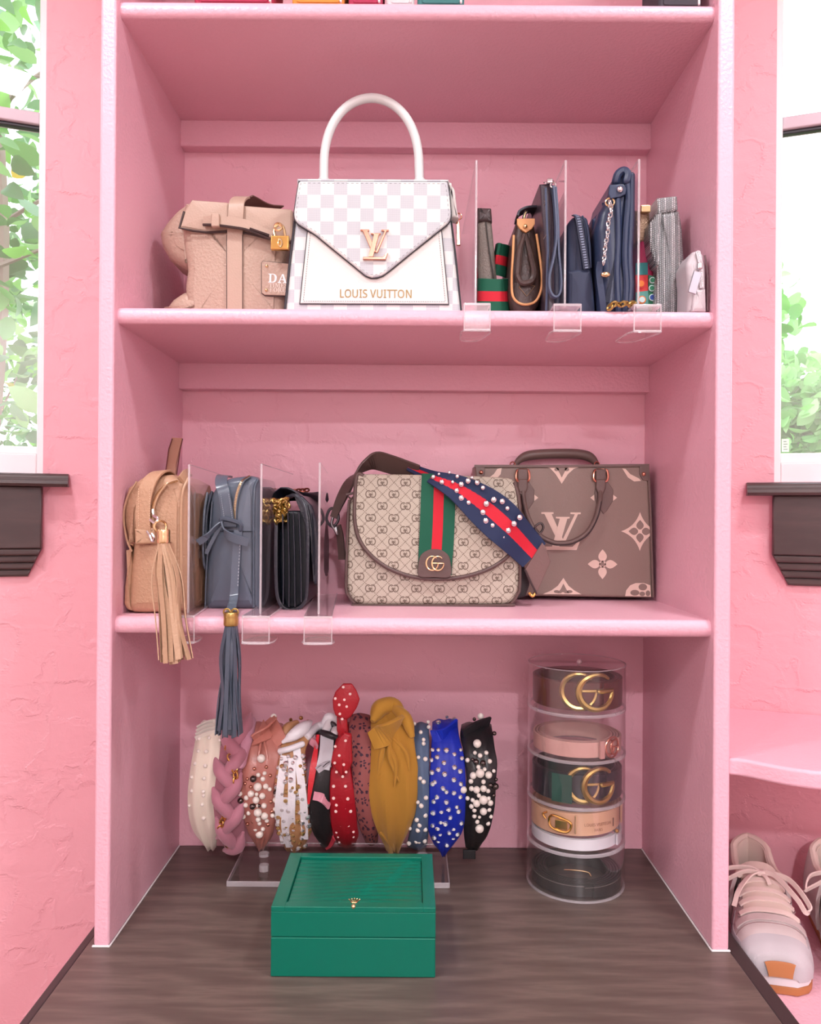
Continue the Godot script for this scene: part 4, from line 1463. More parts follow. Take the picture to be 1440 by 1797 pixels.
func tan_camera_bag(sy: float) -> void:
	var z := -0.034
	thing("tan_camera_bag", "tan grained leather bag with gold zipper pull and long fringe tassel", "shoulder bag", on(270, sy, -0.08))
	var lz := z - ro.z
	var tan := leather(rgb(188, 148, 118), 0.45, 0.06, 13.0)
	var plain_tan := leather(rgb(190, 152, 122), 0.42, 0.02, 16.0)
	var edge := mat(rgb(120, 70, 54), 0.5)
	part("body", puff(v2([[236, 850], [258, 836], [296, 832], [322, 846], [330, 880], [329, 1000], [327, 1074], [250, 1077], [228, 1076], [221, 1064], [224, 1010], [231, 950], [231, 890]], z), lz - 0.15, lz, 0.014, 0.004, 90), tan)
	part("front_panel", puff(v2([[252, 836], [262, 834], [250, 870], [240, 920], [232, 962], [224, 950], [217, 915], [216, 880], [224, 856]], z - .006), lz - 0.15, lz - 0.006, 0.006, 0.002, 50), tan)
	part("front_panel", puff(v2([[226, 960], [232, 990], [228, 1040], [232, 1073], [222, 1070], [217, 1060], [218, 1030]], z - .004), lz - 0.15, lz - 0.004, 0.004, 0.002, 50), tan)
	part("panel_piping", tube(cr(pp([[240, 845, -.002], [224, 872, -.003], [217, 905, -.003], [222, 945, -.002], [231, 968, -.001]], z), 5), 0.0014, 6), plain_tan)
	part("panel_piping", tube(cr(pp([[330, 840, -.01], [321, 862, .0], [318, 900, .002], [318, 960, .002], [319, 1060, .002]], z), 5), 0.002, 7), plain_tan)
	part("back_edge", strap(cr(pp([[318, 843, -.004], [326, 832, -.02], [333, 830, -.06]], z), 4), Vector3(.4, -1, 0), 0.012, 0.004), plain_tan)
	part("seam", tube(pp([[229, 953, .002], [262, 955, .003], [300, 952, .0035]], z), 0.0008, 5), edge)
	zipper(cr(pp([[311, 843, 0], [292, 850, .006], [277, 866, .008], [268, 888, .009], [266, 915, .009], [270, 938, .009]], z), 6), 0.007, Vector3(.5, .3, 0.1), plain_tan, M.pale_gold, root)
	var st := cr(pp([[255, 946, .010], [251, 915, .012], [252, 880, .012], [260, 850, .010], [272, 833, 0], [286, 827, -.02], [296, 834, -.05], [300, 840, -.08]], z), 5)
	part("shoulder_strap", strap(st, Vector3(1, .1, 0.1), 0.0195, 0.003), leather(rgb(190, 150, 120), 0.45, 0.07, 12.0))
	part("strap_end", puff(v2([[236, 928], [272, 926], [273, 954], [237, 956]], z + .012), lz + 0.003, lz + 0.013, 0.003, 0.0, 40), plain_tan)
	part("strap_stitching", dashes(p(243, 924, z + .0145), p(243, 856, z + .0145), 16, 0.0004), mat(rgb(232, 200, 170), 0.7))
	part("strap_stitching", dashes(p(262, 924, z + .0145), p(263, 856, z + .0145), 16, 0.0004), mat(rgb(232, 200, 170), 0.7))
	var up := part("upright_strap", strap(cr(pp([[299, 838, -.09], [301, 815, -.1], [306, 790, -.105], [311, 769, -.11]], z), 5), Vector3(1, .2, 0.2), 0.0165, 0.003), mat(rgb(176, 132, 110), 0.5))
	for s in [-1, 1]:
		part("strap_edge", tube(pp([[299 + 10 * s, 838, -.088], [306 + 10 * s, 788, -.103], [311 + 9 * s, 770, -.108]], z), 0.0009, 5), mat(rgb(96, 42, 40), 0.5), up)
	var q := p(280, 915, z + .018)
	part("pull_ring", torus(0.0075, 0.0016, 18, 7).moved(Transform3D(Basis.from_euler(Vector3(0, 0.5, 0)), p(281, 924, z + .020))), M.pale_gold)
	part("pull_hook", tube(cr(pp([[268, 895, .009], [270, 905, .014], [277, 910, .018], [272, 918, .018], [264, 912, .014]], z), 4), 0.0022, 7), M.silver)
	part("pull_hook", tube(cr(pp([[258, 932, .012], [263, 940, .014], [267, 950, .014], [271, 944, .016], [266, 936, .016]], z), 4), 0.0016, 7), M.silver)
	tassel(p(287, 953, 0.016), p(309, 1162, 0.030), 0.008, 0.0205, 24, leather(rgb(190, 154, 124), 0.5, 0.06, 14.0), M.pale_gold, root, 0.003)

func slate_camera_bag(sy: float) -> void:
	var z := -0.095
	thing("slate_camera_bag", "slate grey smooth leather bag with gold zipper and tassel hanging over the shelf edge", "shoulder bag", on(405, sy, -0.15))
	var lz := z - ro.z
	var gr := leather(rgb(94, 104, 118), 0.25, 0.008, 10.0)
	var dk := leather(rgb(76, 86, 100), 0.35, 0.01, 14.0)
	part("body", puff(v2([[368, 870], [380, 848], [404, 838], [438, 834], [452, 838], [457, 870], [458, 1000], [456, 1070], [363, 1070], [357, 1062], [358, 1010], [362, 950], [364, 900]], z), lz - 0.15, lz, 0.013, 0.005, 90), gr)
	part("front_panel", puff(v2([[369, 868], [365, 900], [364, 935], [363, 985], [359, 975], [357, 940], [358, 905], [361, 875], [367, 862]], z - .012), lz - 0.15, lz - 0.012, 0.006, 0.002, 50), dk)
	part("panel_piping", tube(cr(pp([[372, 862, -.004], [365, 890, -.006], [361, 930, -.006], [361, 970, -.004]], z), 5), 0.0016, 6), dk)
	part("panel_piping", tube(cr(pp([[452, 842, -.006], [446, 862, .002], [445, 930, .004], [445, 1066, .002]], z), 5), 0.0018, 6), dk)
	part("panel_piping", tube(cr(pp([[372, 880, .0], [368, 930, .003], [362, 1000, .003], [360, 1064, .002]], z), 5), 0.0012, 6), dk)
	part("seam", tube(pp([[366, 932, .002], [400, 932, .005], [446, 933, .005]], z), 0.0007, 5), mat(rgb(44, 50, 60), 0.5))
	part("hanging_strap", strap(cr(pp([[364, 868, -.01], [359, 900, .002], [357, 950, .004], [358, 985, .002], [362, 998, -.01]], z), 5), Vector3(.15, 0, 1), 0.014, 0.0026), dk)
	zipper(cr(pp([[438, 836, -.004], [424, 846, .004], [416, 866, .006], [412, 890, .006], [411, 912, .006]], z), 7), 0.007, Vector3(1, .2, 0), dk, M.pale_gold, root)
	part("shoulder_strap", strap(cr(pp([[402, 922, .009], [398, 895, .011], [393, 865, .010], [388, 848, .003], [390, 836, -.02], [398, 836, -.05]], z), 5), Vector3(1, -.1, 0.1), 0.0165, 0.003), gr)
	for s in [-1, 1]:
		part("strap_stitching", dashes(p(401 + 7 * s, 914, z + .0135), p(394 + 7 * s, 866, z + .0130), 13, 0.0004), mat(rgb(170, 178, 188), 0.7))
	part("strap_loop", slab(-.010, .010, -.004, .004, -.003, .003, .0015).at(p(403, 920, z + .011)), dk)
	part("bow_tail", strap(cr(pp([[392, 916, .012], [376, 928, .018], [362, 942, .022], [347, 952, .022]], z), 4), Vector3(.5, .8, .2), 0.0095, 0.002), gr)
	part("bow_tail", strap(cr(pp([[388, 922, .012], [372, 950, .014], [362, 972, .014]], z), 4), Vector3(1, .3, 0), 0.005, 0.002), gr)
	part("bow_tail", strap(cr(pp([[390, 918, .014], [396, 936, .02], [414, 946, .022], [436, 952, .02]], z), 4), Vector3(-.3, 1, .2), 0.012, 0.002), gr)
	part("bow_knot", tube(cr(pp([[388, 918, .014], [388, 912, .016], [392, 910, .016], [420, 918, .016], [422, 930, .014]], z), 4), 0.0032, 7, false, true), dk)
	var lead := cr([p(418, 930, z + .014), p(415, 970, z + .014), p(412, 1020, z + .014), p(410, 1050, z + .02), p(407, 1062, -0.03), p(405, 1071, 0.004)], 4)
	part("tassel_lead", strap(lead, Vector3(1, 0, 0), 0.0115, 0.0024), gr)
	part("lead_stitching", dashes(p(421, 950, z + .0158), p(417, 1030, z + .0158), 14, 0.0004), mat(rgb(190, 196, 204), 0.7))
	for s in [-1, 1]:
		part("lead_ring", torus(0.0042, 0.001, 14, 6).at(p(405 + 7 * s, 1074, 0.006)), M.brass)
	tassel(p(405, 1098, 0.006), p(401, 1290, 0.004), 0.0092, 0.0165, 30, dk, M.brass, root)

func chain_wallet(sy: float) -> void:
	var z := -0.10
	thing("chain_wallet", "black quilted leather wallet bag with pleated end and a bunched brass chain", "wallet bag", on(520, sy, -0.16))
	var lz := z - ro.z
	var bk := leather(rgb(36, 38, 50), 0.3, 0.02, 14.0)
	var inner := mat(rgb(18, 24, 34), 0.4)
	part("body", puff(v2([[487, 905], [492, 896], [524, 896], [538, 900], [540, 990], [539, 1050], [530, 1066], [510, 1072], [497, 1066], [488, 1040], [486, 980]], z), lz - 0.15, lz - 0.012, 0.005, 0.0, 70), inner)
	var u := cr(pp([[486, 906, 0], [485, 960, .001], [486, 1030, .001], [492, 1058, .001], [507, 1070, .001], [528, 1064, .001], [538, 1044, .001], [540, 990, .001], [540, 930, 0], [534, 888, -.002], [520, 870, -.006], [506, 872, -.012]], z), 5)
	part("outer_shell", strap(u, Vector3(0, 0, 1), 0.012, 0.0045), bk)
	var sh := []
	for i in u.size():
		sh.append(u[i] + Vector3(0, 0, -0.08))
	part("outer_shell", strap(sh, Vector3(0, 0, 1), 0.15, 0.004), bk)
	for f in [[496, 902, 497, 1058], [505, 900, 507, 1062], [514, 899, 517, 1062], [524, 899, 528, 1054]]:
		part("pleat", strap(cr(pp([[f[0], f[1], -.004], [(f[0] + f[2]) / 2.0 + 1, 980, -.005], [f[2], f[3], -.004]], z), 4), Vector3(0.15, 0, 1), 0.05, 0.0022), bk)
	part("flap", puff(v2([[512, 866], [530, 870], [548, 888], [556, 920], [559, 960], [558, 1016], [551, 1030], [546, 990], [542, 930], [530, 884]], z - .004), lz - 0.15, lz - 0.004, 0.004, 0.002, 60), bk)
	for f in [[[548, 900], [552, 960], [552, 1010]], [[540, 886], [548, 930], [549, 990]]]:
		part("quilt_line", tube(cr(pp(f, z + .001), 4), 0.0008, 5), inner)
	var pts := []
	for k in 26:
		pts.append(p(493 + 11 * sin(k * 1.9) + 3 * cos(k * 0.7), 896 - 18 * cos(k * 1.13) + 3 * sin(k * 2.7), z + 0.004 + 0.008 * sin(k * 2.3)))
	part("chain", chain(cr(pts, 3), 0.0085, 0.0014, 0.7), M.brass)
	part("chain", chain(cr(pp([[480, 884, -.02], [486, 870, -.06], [494, 862, -.1], [508, 862, -.13], [540, 860, -.14]], z), 4), 0.0085, 0.0014, 0.7), mat(rgb(150, 84, 66), 0.35, 0.8))

func star4(cx: float, cy: float, rx: float, ry: float, pinch: float) -> Array:
	var o := []
	for k in 4:
		var a := TAU * k / 4.0
		var t := Vector2(cos(a) * rx, sin(a) * ry)
		var nx := Vector2(cos(a + PI / 2) * rx, sin(a + PI / 2) * ry)
		for i in 8:
			var u := i / 8.0
			var m := (t + nx) * pinch
			var q := t * (1 - u) * (1 - u) + m * 2.0 * u * (1 - u) + nx * u * u
			o.append(Vector2(cx, cy) + q)
	return o

func flower4(cx: float, cy: float, r: float, w: float) -> Array:
	var b := []
	for k in 4:
		var a := TAU * k / 4.0
		var o := []
		var d := Vector2(cos(a), sin(a))
		var n := Vector2(-d.y, d.x)
		for i in 9:
			var u := i / 8.0
			o.append(Vector2(cx, cy) + d * r * (0.12 + 0.88 * u) + n * w * sin(PI * pow(u, 0.85)) * 0.5)
		for i in range(7, 0, -1):
			var u := i / 8.0
			o.append(Vector2(cx, cy) + d * r * (0.12 + 0.88 * u) - n * w * sin(PI * pow(u, 0.85)) * 0.5)
		b.append(o)
	return b

func tote(sy: float) -> void:
	var z := -0.235
	thing("taupe_tote", "taupe leather tote with large cream flower motifs behind the striped messenger bag", "handbag", on(990, sy, -0.26))
	var lz := z - ro.z
	var tp := leather(rgb(142, 122, 112), 0.42, 0.018, 18.0)
	var dk := leather(rgb(112, 92, 86), 0.4, 0.01, 18.0)
	var cream := mat(rgb(232, 208, 192), 0.5)
	part("body", puff(v2([[833, 818], [1137, 816.5], [1141, 900], [1145.5, 1049.5], [934, 1046], [828, 1044], [830, 900]], z), lz - 0.055, lz, 0.004, 0.001, 110), tp)
	part("top_binding", strap(pp([[832, 818, .001], [985, 818, .001], [1138, 816.5, .001]], z), Vector3.UP, 0.004, 0.005), dk)
	part("side_binding", strap(pp([[1136.5, 818, .001], [1140.5, 900, .001], [1145, 1048, .001]], z), Vector3.RIGHT, 0.003, 0.004), dk)
	for t in [[[833, 816], [850, 816], [850, 833], [843, 839], [836, 838]], [[1121, 818], [1138, 816], [1139, 845], [1126, 842], [1121, 832]]]:
		var c := part("corner_tab", ext(v2(t, z), lz, lz + 0.003, 0.001), dk)
		var q: Array = [844, 829] if t[0][0] < 900 else [1129, 832]
		part("stud", ball(0.0032, 12, 8).at(p(q[0], q[1], z + .0035)), M.rose_gold, c)
	var mz := lz + 0.0009
	var P := func(a: float, b_: float) -> Vector2:
		var q := p(a, b_, z)
		return Vector2(q.x, q.y)
	var S := 1.235 / F
	var motif := func(outer: Array, holes: Array) -> void:
		var m := part("printed_motif", ext(outer, mz, mz + 0.0004), cream)
		for h in holes:
			part("motif_centre", ext(h, mz, mz + 0.0007), tp, m)
	# four-pointed stars with a dark flower inside
	var c: Vector2 = P.call(1122, 932.5)
	var st := star4(c.x, c.y, 33 * S, 34 * S, 0.24)
	for i in st.size():
		st[i].x = minf(st[i].x, (P.call(1141, 932)).x)
	var hs := flower4(c.x, c.y, 20 * S, 13 * S)
	for h in hs:
		for i in h.size():
			h[i].x = minf(h[i].x, (P.call(1141, 932)).x)
	motif.call(st, hs)
	part("motif_centre", ext(oval(c.x, c.y, 3.6 * S, 3.6 * S, 16), mz + .0003, mz + 0.0009), cream)
	var half := [[955, 818.5], [965, 822], [974, 832], [985, 849], [996, 832], [1006, 823], [1020, 818.5]]
	motif.call(v2(half, z), [v2([[973, 819], [979, 826], [985, 838], [991, 826], [998, 819]], z), oval((P.call(976, 824)).x, (P.call(976, 824)).y, 4 * S, 3 * S, 12), oval((P.call(994, 824)).x, (P.call(994, 824)).y, 4 * S, 3 * S, 12)])
	motif.call(v2([[952, 1042.5], [967, 1036], [978, 1028], [988, 1014], [997, 1028], [1007, 1036], [1020, 1043]], z), [v2([[977, 1041], [983, 1034], [988, 1024], [993, 1034], [998, 1041]], z), oval((P.call(976, 1038)).x, (P.call(976, 1038)).y, 5 * S, 2.6 * S, 12), oval((P.call(999, 1038)).x, (P.call(999, 1038)).y, 5 * S, 2.6 * S, 12)])
	part("motif_centre", ext(oval((P.call(987, 1041)).x, (P.call(987, 1041)).y, 3 * S, 2 * S, 12), mz + .0003, mz + .0009), cream)
	# plain four-petalled flower
	var c2: Vector2 = P.call(1056.5, 990)
	var fm := MB.new()
	for h in flower4(c2.x, c2.y, 26 * S, 15 * S):
		fm.add(ext(h, mz, mz + 0.0004))
	fm.add(ext(oval(c2.x, c2.y, 6 * S, 6 * S, 16), mz, mz + 0.0004))
	var fp := part("printed_motif", fm, cream)
	part("motif_centre", ext(oval(c2.x, c2.y, 4 * S, 4 * S, 16), mz, mz + 0.0007), tp, fp)
	# rounds cut by the edges
	motif.call(v2([[852, 842], [858, 838], [866, 832], [872, 823], [880, 821], [878, 832], [872, 839], [862, 843]], z), [])
	motif.call(v2([[1091, 822], [1097, 823], [1105, 832], [1113, 836], [1121, 840], [1124, 844], [1112, 845], [1101, 838]], z), [])
	motif.call(v2([[1096, 1046], [1098, 1036], [1105, 1027], [1115, 1023], [1129, 1023], [1140, 1027], [1141.5, 1047]], z), [oval((P.call(1127, 1030)).x, (P.call(1127, 1030)).y, 7.5 * S, 6 * S, 16), oval((P.call(1113, 1040)).x, (P.call(1113, 1040)).y, 8 * S, 5 * S, 16), oval((P.call(1136, 1041)).x, (P.call(1136, 1041)).y, 4 * S, 5 * S, 16), oval((P.call(1126, 1042)).x, (P.call(1126, 1042)).y, 5 * S, 4 * S, 16)])
	part("printed_monogram", lv_mark(69 * S, 66 * S, 0, 0.0004).at(p(983.5, 932, z) * Vector3(1, 1, 0) + Vector3(0, 0, mz)), cream)
	# handles
	for x in [[916, 934], [1054, 1072]]:
		var lf := part("handle_patch", ext(v2([[x[0] - 9, 846], [x[0] + 12, 846], [x[0] + 21, 860], [x[0] + 20, 880], [x[0] + 10, 896], [x[0] + 4, 902], [x[0] - 8, 885], [x[0] - 12, 866]], z), lz + .0008, lz + 0.0028, 0.0008), dk)
		var sp := MB.new()
		for s in [-1, 1]:
			var cx: float = x[0] + 4 + s * (19 if s > 0 else 18)
			sp.add(ext(v2([[cx - 2 * s, 868], [cx + 5 * s, 873.5], [cx - 2 * s, 879]], z), mz, mz + .0004))
		part("printed_motif", sp, cream, lf)
	for x in [[905, 929], [1041, 1067]]:
		var m: float = (x[0] + x[1]) / 2.0
		part("handle_tab", puff(v2([[m - 9, 823], [m + 9, 823], [m + 9, 843], [m - 9, 843]], z + .006), lz + 0.001, lz + 0.008, 0.002, 0.0, 40), dk)
		part("metal_ring", tube(cr(pp([[x[0] + 2, 826, .006], [x[0] + 1, 842, .008], [m, 846, .004], [x[1] - 1, 842, .008], [x[1] - 2, 826, .006], [m, 824, .002]], z), 4, true), 0.0017, 7, true), M.rose_gold)
		part("handle_tab", puff(v2([[m - 8, 841], [m + 8, 841], [m + 9, 856], [m + 4, 868], [m - 4, 868], [m - 9, 856]], z + .008), lz + 0.003, lz + 0.009, 0.002, 0.0, 40), dk)
	var front := cr(pp([[917, 862, .006], [920, 885, .012], [928, 912, .02], [945, 938, .024], [968, 951, .026], [985, 953, .026], [1005, 950, .026], [1029, 935, .024], [1045, 908, .018], [1052, 880, .012], [1053, 862, .006]], z), 5)
	part("handle", tube(front, 0.0038, 10), dk)
	part("handle_edge", tube(cr(pp([[915, 866, .009], [918, 888, .015], [926, 915, .0235], [943, 941.5, .0275], [967, 954.5, .0295], [985, 956.5, .0295], [1006, 953.5, .0295], [1031, 938, .0275], [1047.5, 910, .0215], [1054.5, 880, .015]], z), 5), 0.0012, 6), mat(rgb(58, 46, 48), 0.5))
	part("back_handle", tube(cr(pp([[901, 822, -.05], [910, 808, -.05], [925, 800, -.05], [950, 797, -.05], [985, 796, -.05], [1015, 797, -.05], [1034, 802, -.05], [1044, 812, -.05], [1046, 822, -.05]], z), 5), [.003, .0035, .004, .0045, .005, .0055, .006, .0065, .007, .0075, .0078, .008, .008, .008, .008, .008, .008, .008, .008, .008, .008, .008, .008, .008, .008, .008, .008, .008, .008, .008, .0078, .0075, .007, .0065, .006, .0055, .005, .0045, .004, .0035, .003], 10), dk)
	for x in [899, 1047]:
		part("metal_ring", torus(0.004, 0.001, 14, 6).at(p(x, 815, z - .04)), M.rose_gold)

func messenger(sy: float) -> void:
	var z := -0.145
	thing("striped_messenger_bag", "beige patterned messenger bag with green and red stripe and studded navy strap", "shoulder bag", on(760, sy, -0.19))
	var lz := z - ro.z
	var dk := leather(rgb(90, 70, 66), 0.4, 0.015, 18.0)
	var body := v2([[612, 886], [616, 876], [632, 862], [890, 862], [908, 874], [911, 900], [912, 1020], [908, 1042], [897, 1058], [880, 1062], [640, 1062.5], [622, 1058], [611, 1044], [607, 1028], [609, 950]], z)
	part("body", puff(body, lz - 0.075, lz, 0.006, 0.002, 110), M.net)
	part("side_band", puff(inset(ccw(body), -0.0022), lz - 0.078, lz - 0.004, 0.004, 0.0, 110), dk)
	part("body_piping", tube(cr(_lift(body, lz + 0.001), 2, true), 0.0021, 7, true), dk)
	# flap with curved lower edge
	var fl := v2([[626, 833], [640, 832], [760, 833.5], [880, 838], [902, 846], [909, 870], [912, 905], [911, 940], [902, 962], [886, 980], [860, 997], [826, 1009], [790, 1015], [750, 1015.5], [712, 1009], [676, 994], [648, 972], [630, 946], [622, 915], [622, 875]], z + .009)
	part("flap", puff(cr(fl, 3, true), lz + 0.002, lz + 0.0095, 0.003, 0.0025, 120), M.net)
	part("flap_piping", tube(cr(_lift(v2([[638, 835], [626, 834], [622.5, 875], [622.5, 915], [630, 946], [648, 972], [676, 994], [712, 1009], [750, 1015.5], [790, 1015], [826, 1009], [860, 997], [886, 980], [902, 962], [911, 940], [912, 905], [909, 870], [902, 846]], z + .009), lz + 0.008), 5), 0.0031, 9), dk)
	part("flap_top", puff(v2([[626, 832.5], [890, 838], [905, 850], [905, 860], [626, 852]], z), lz - 0.075, lz + 0.006, 0.005, 0, 60), M.net)
	var sw := p(798, 900, z).x - p(738, 900, z).x
	part("web_stripe", strap(cr(pp([[770, 832, .0105], [768.5, 870, .0125], [767, 920, .0135], [765, 960, .0135], [763.5, 985, .013], [762, 1008, .012]], z), 4), Vector3.RIGHT, sw, 0.0016), M.web_green)
	for s in [-1, 1]:
		part("stripe_stitching", dashes(p(768 + 31.5 * s, 836, z + .012), p(763 + 29.5 * s, 1000, z + .014), 44, 0.0004), dk)
	var pa := part("emblem_patch", ext(cr(v2([[734, 1011], [734.5, 985], [739, 973], [750, 965.5], [763, 963.5], [776, 966], [786, 974], [790, 985], [790, 1012], [762, 1013]], z + .014), 3, true), lz + 0.0135, lz + 0.0155, 0.0008), dk)
	part("emblem", gg_mark(0.0275, 0.0225, 0.0013).at(p(763, 988.5, z + .0165)), M.pale_gold, pa)
	# leather shoulder piece, hook and studded strap
	var up := cr(pp([[585, 908, -.03], [590, 895, -.028], [600, 872, -.025], [618, 840, -.022], [640, 818, -.022], [660, 809, -.024], [685, 815, -.022], [712, 824, -.018], [735, 832, -.012]], z), 5)
	var wd := []
	for i in up.size():
		wd.append(0.011 + 0.022 * smoothstep(0.05, 0.6, i / float(up.size() - 1)))
	var sd := []
	for i in up.size():
		sd.append(Vector3(0.9, 0.5, 0.2).lerp(Vector3(0.1, 0.75, 0.75), i / float(up.size() - 1)))
	part("strap_leather", strap(up, sd, wd, 0.0035), dk)
	part("hook_loop", tube(cr(pp([[577, 896, -.03], [573, 912, -.03], [583, 924, -.028], [593, 914, -.028], [592, 898, -.03], [584, 892, -.03]], z), 4, true), 0.0022, 7, true), mat(rgb(64, 56, 62), 0.35))
	part("snap_hook", tube(cr(pp([[584, 908, -.024], [582, 920, -.024], [588, 930, -.024], [593, 938, -.024], [591, 924, -.022]], z), 5), 0.0022, 8), M.silver)
	part("side_tab", strap(cr(pp([[592, 922, -.03], [597, 945, -.028], [600, 982, -.03]], z), 4), Vector3(1, 0, .5), 0.0115, 0.003), dk)
	part("seam", dashes(p(592, 905, z - .02), p(618, 850, z - .014), 16, 0.0004), mat(rgb(40, 32, 32), 0.6))
	var wb := []
	var ws := []
	var top := cr([Vector2(716, 812), Vector2(760, 826), Vector2(812, 835), Vector2(862, 857), Vector2(903, 893), Vector2(950, 948)], 6)
	var low := cr([Vector2(716, 826), Vector2(750, 846), Vector2(796, 880), Vector2(842, 925), Vector2(884, 964), Vector2(924, 1001)], 6)
	var n := top.size()
	var dz := func(u: float) -> float: return lerpf(-0.012, 0.024, smoothstep(0.0, 0.35, u)) - 0.02 * smoothstep(0.75, 1.0, u)
	for i in n:
		var u: float = i / float(n - 1)
		var a := p(top[i].x, top[i].y, z + dz.call(u) - 0.004)
		var c := p(low[i].x, low[i].y, z + dz.call(u) + 0.002)
		wb.append((a + c) / 2.0)
		ws.append(a - c)
	var ww := []
	for s in ws:
		ww.append(s.length())
	var wm := part("web_strap", strap(wb, ws, ww, 0.0026), M.web_navy)
	var studs := [[760, 837, 4], [775, 846, 4.6], [794, 846, 3], [802, 836, 3.6], [770, 832, 2.6], [801, 861, 4.6], [809, 874, 5.4], [822, 882, 4.2], [809, 850, 5], [821, 844, 5], [837, 847, 4.6], [847, 856, 4], [853, 884, 5.6], [866, 877, 5.4], [881, 880, 5.2], [890, 892, 4], [847, 899, 5.4], [852, 914, 5.4], [864, 922, 4.2], [911.5, 908, 5.2], [901.5, 919, 5.4], [891.5, 931, 5.2], [881, 942.5, 5.2], [788, 829, 3], [828, 838, 3]]
	for s in studs:
		var best := 0
		var bd := 1e9
		for i in n:
			var mid: Vector2 = (top[i] + low[i]) / 2.0
			var d := mid.distance_to(Vector2(s[0], s[1]))
			if d < bd:
				bd = d
				best = i
		part("stud", ball(s[2] * 1.12 / F, 14, 8).moved(Transform3D(Basis().scaled(Vector3(1, 1, 0.6)), p(s[0], s[1], z + dz.call(best / float(n - 1)) + 0.0018))), M.silver, wm)
	var e0 := p(943, 968, z + .008)
	part("strap_tab", ext(v2([[921, 999], [951, 952], [958, 962], [966, 985], [941, 1042], [930, 1020]], z + .006), lz + 0.003, lz + 0.0065, 0.001), leather(rgb(112, 84, 80), 0.4, 0.02, 16.0))
	part("strap_tab_edge", tube(pp([[921, 1000, .008], [931, 1022, .008], [941, 1042, .007]], z), 0.0016, 6), mat(rgb(60, 46, 46), 0.5))
	part("side_gusset", puff(v2([[910, 960], [922, 1000], [930, 1024], [922, 1048], [905, 1052]], z - .02), lz - 0.06, lz - 0.02, 0.003, 0, 40), mat(rgb(36, 30, 32), 0.5))
	part("strap_hook", tube(cr(pp([[928, 1040, .002], [934, 1046, .004], [939, 1040, .004]], z), 4), 0.0022, 7), M.gold)
	part("side_ring", tube(cr(pp([[938, 926, -.004], [948, 918, -.004], [953, 926, -.004], [946, 936, -.004]], z), 4, true), 0.0017, 7, true), M.gunmetal)

func _lift(o: Array, z: float) -> Array:
	var r := []
	for q in o:
		r.append(Vector3(q.x, q.y, z))
	return r

# ---------- things on the worktop ----------
func desk_things() -> void:
	headband_stand()
	headbands()
	belt_boxes()
	watch_box()

func headband_stand() -> void:
	var z0 := -0.163
	var a := Q(398, 1555, z0)
	var c := Q(788, 1558, z0)
	thing("headband_stand", "clear acrylic headband stand behind the green box", "display stand", Vector3((a.x + c.x) / 2, DESK, -0.2))
	var h: float = (c.x - a.x) / 2
	part("base_plate", slab(-h, h, 0.0004, 0.008, -0.07, z0 + 0.2, 0.001), M.acrylic)
	var ed := MB.new()
	ed.add(slab(-h, h, 0.0002, 0.0082, z0 + 0.1985, z0 + 0.2005, 0.0008))
	for s in [-1, 1]:
		ed.add(slab(s * h - 0.001, s * h + 0.001, 0.0002, 0.0082, -0.07, z0 + 0.2, 0.0008))
	part("base_edge", ed, M.acrylic_edge)
	for x in [463, 740]:
		var q := Q(x, 1520, -0.2)
		part("post", lathe([[0.0, 0.008], [0.0068, 0.008], [0.0068, 0.1], [0.0, 0.1]], 20).at(Vector3(q.x - ro.x, 0, 0)), M.acrylic)
		part("post_collar", lathe([[0.0, 0.008], [0.0075, 0.008], [0.0075, 0.016], [0.006, 0.017], [0.0, 0.017]], 20).at(Vector3(q.x - ro.x, 0, 0)), M.acrylic_edge)
		part("post_cap", lathe([[0.0, 0.030], [0.0078, 0.030], [0.0078, 0.034], [0.0, 0.034]], 20).at(Vector3(q.x - ro.x, 0, 0)), M.acrylic_edge)
	for y in [0.048, 0.1]:
		part("rail", box(Vector3(2 * h - 0.02, 0.007, 0.012), 0.002, 2).at(Vector3(0, y, 0)), M.acrylic)
		part("rail_edge", slab(-h + .01, h - .01, y + 0.0027, y + 0.0039, 0.0045, 0.0063, 0.0005), M.acrylic_edge)

# one headband seen edge-on: rows [left px, right px, y px] down its front, bowed towards the viewer
var hb := {}
func hb_row(py: float) -> Array:                                                     # centre, half width, z
	var rows: Array = hb.rows
	var n := rows.size()
	var k := 0
	while k < n - 2 and rows[k + 1][2] < py:
		k += 1
	var u := clampf((py - rows[k][2]) / (rows[k + 1][2] - rows[k][2]), 0.0, 1.0)
	var f := func(i: int) -> float:
		return cubic_interpolate(rows[k][i], rows[k + 1][i], rows[maxi(k - 1, 0)][i], rows[mini(k + 2, n - 1)][i], u)
	var l: float = f.call(0)
	var r: float = f.call(1)
	var v := clampf((py - hb.mid) / hb.half, -1.0, 1.0)
	return [(l + r) / 2, (r - l) / 2, hb.z + hb.bow * sqrt(maxf(0.0, 1.0 - v * v * 0.97))]

func hb_at(px: float, py: float, lift := 0.0) -> Vector3:                            # a point on the front face
	var r := hb_row(py)
	var dx := clampf((px - r[0]) / r[1], -1.0, 1.0)
	var v := clampf((py - hb.mid) / hb.half, -1.0, 1.0)
	return p(px, py, r[2] + hb.t * sqrt(1.0 - v * v * 0.64) * sqrt(1.0 - dx * dx * 0.95) + lift)

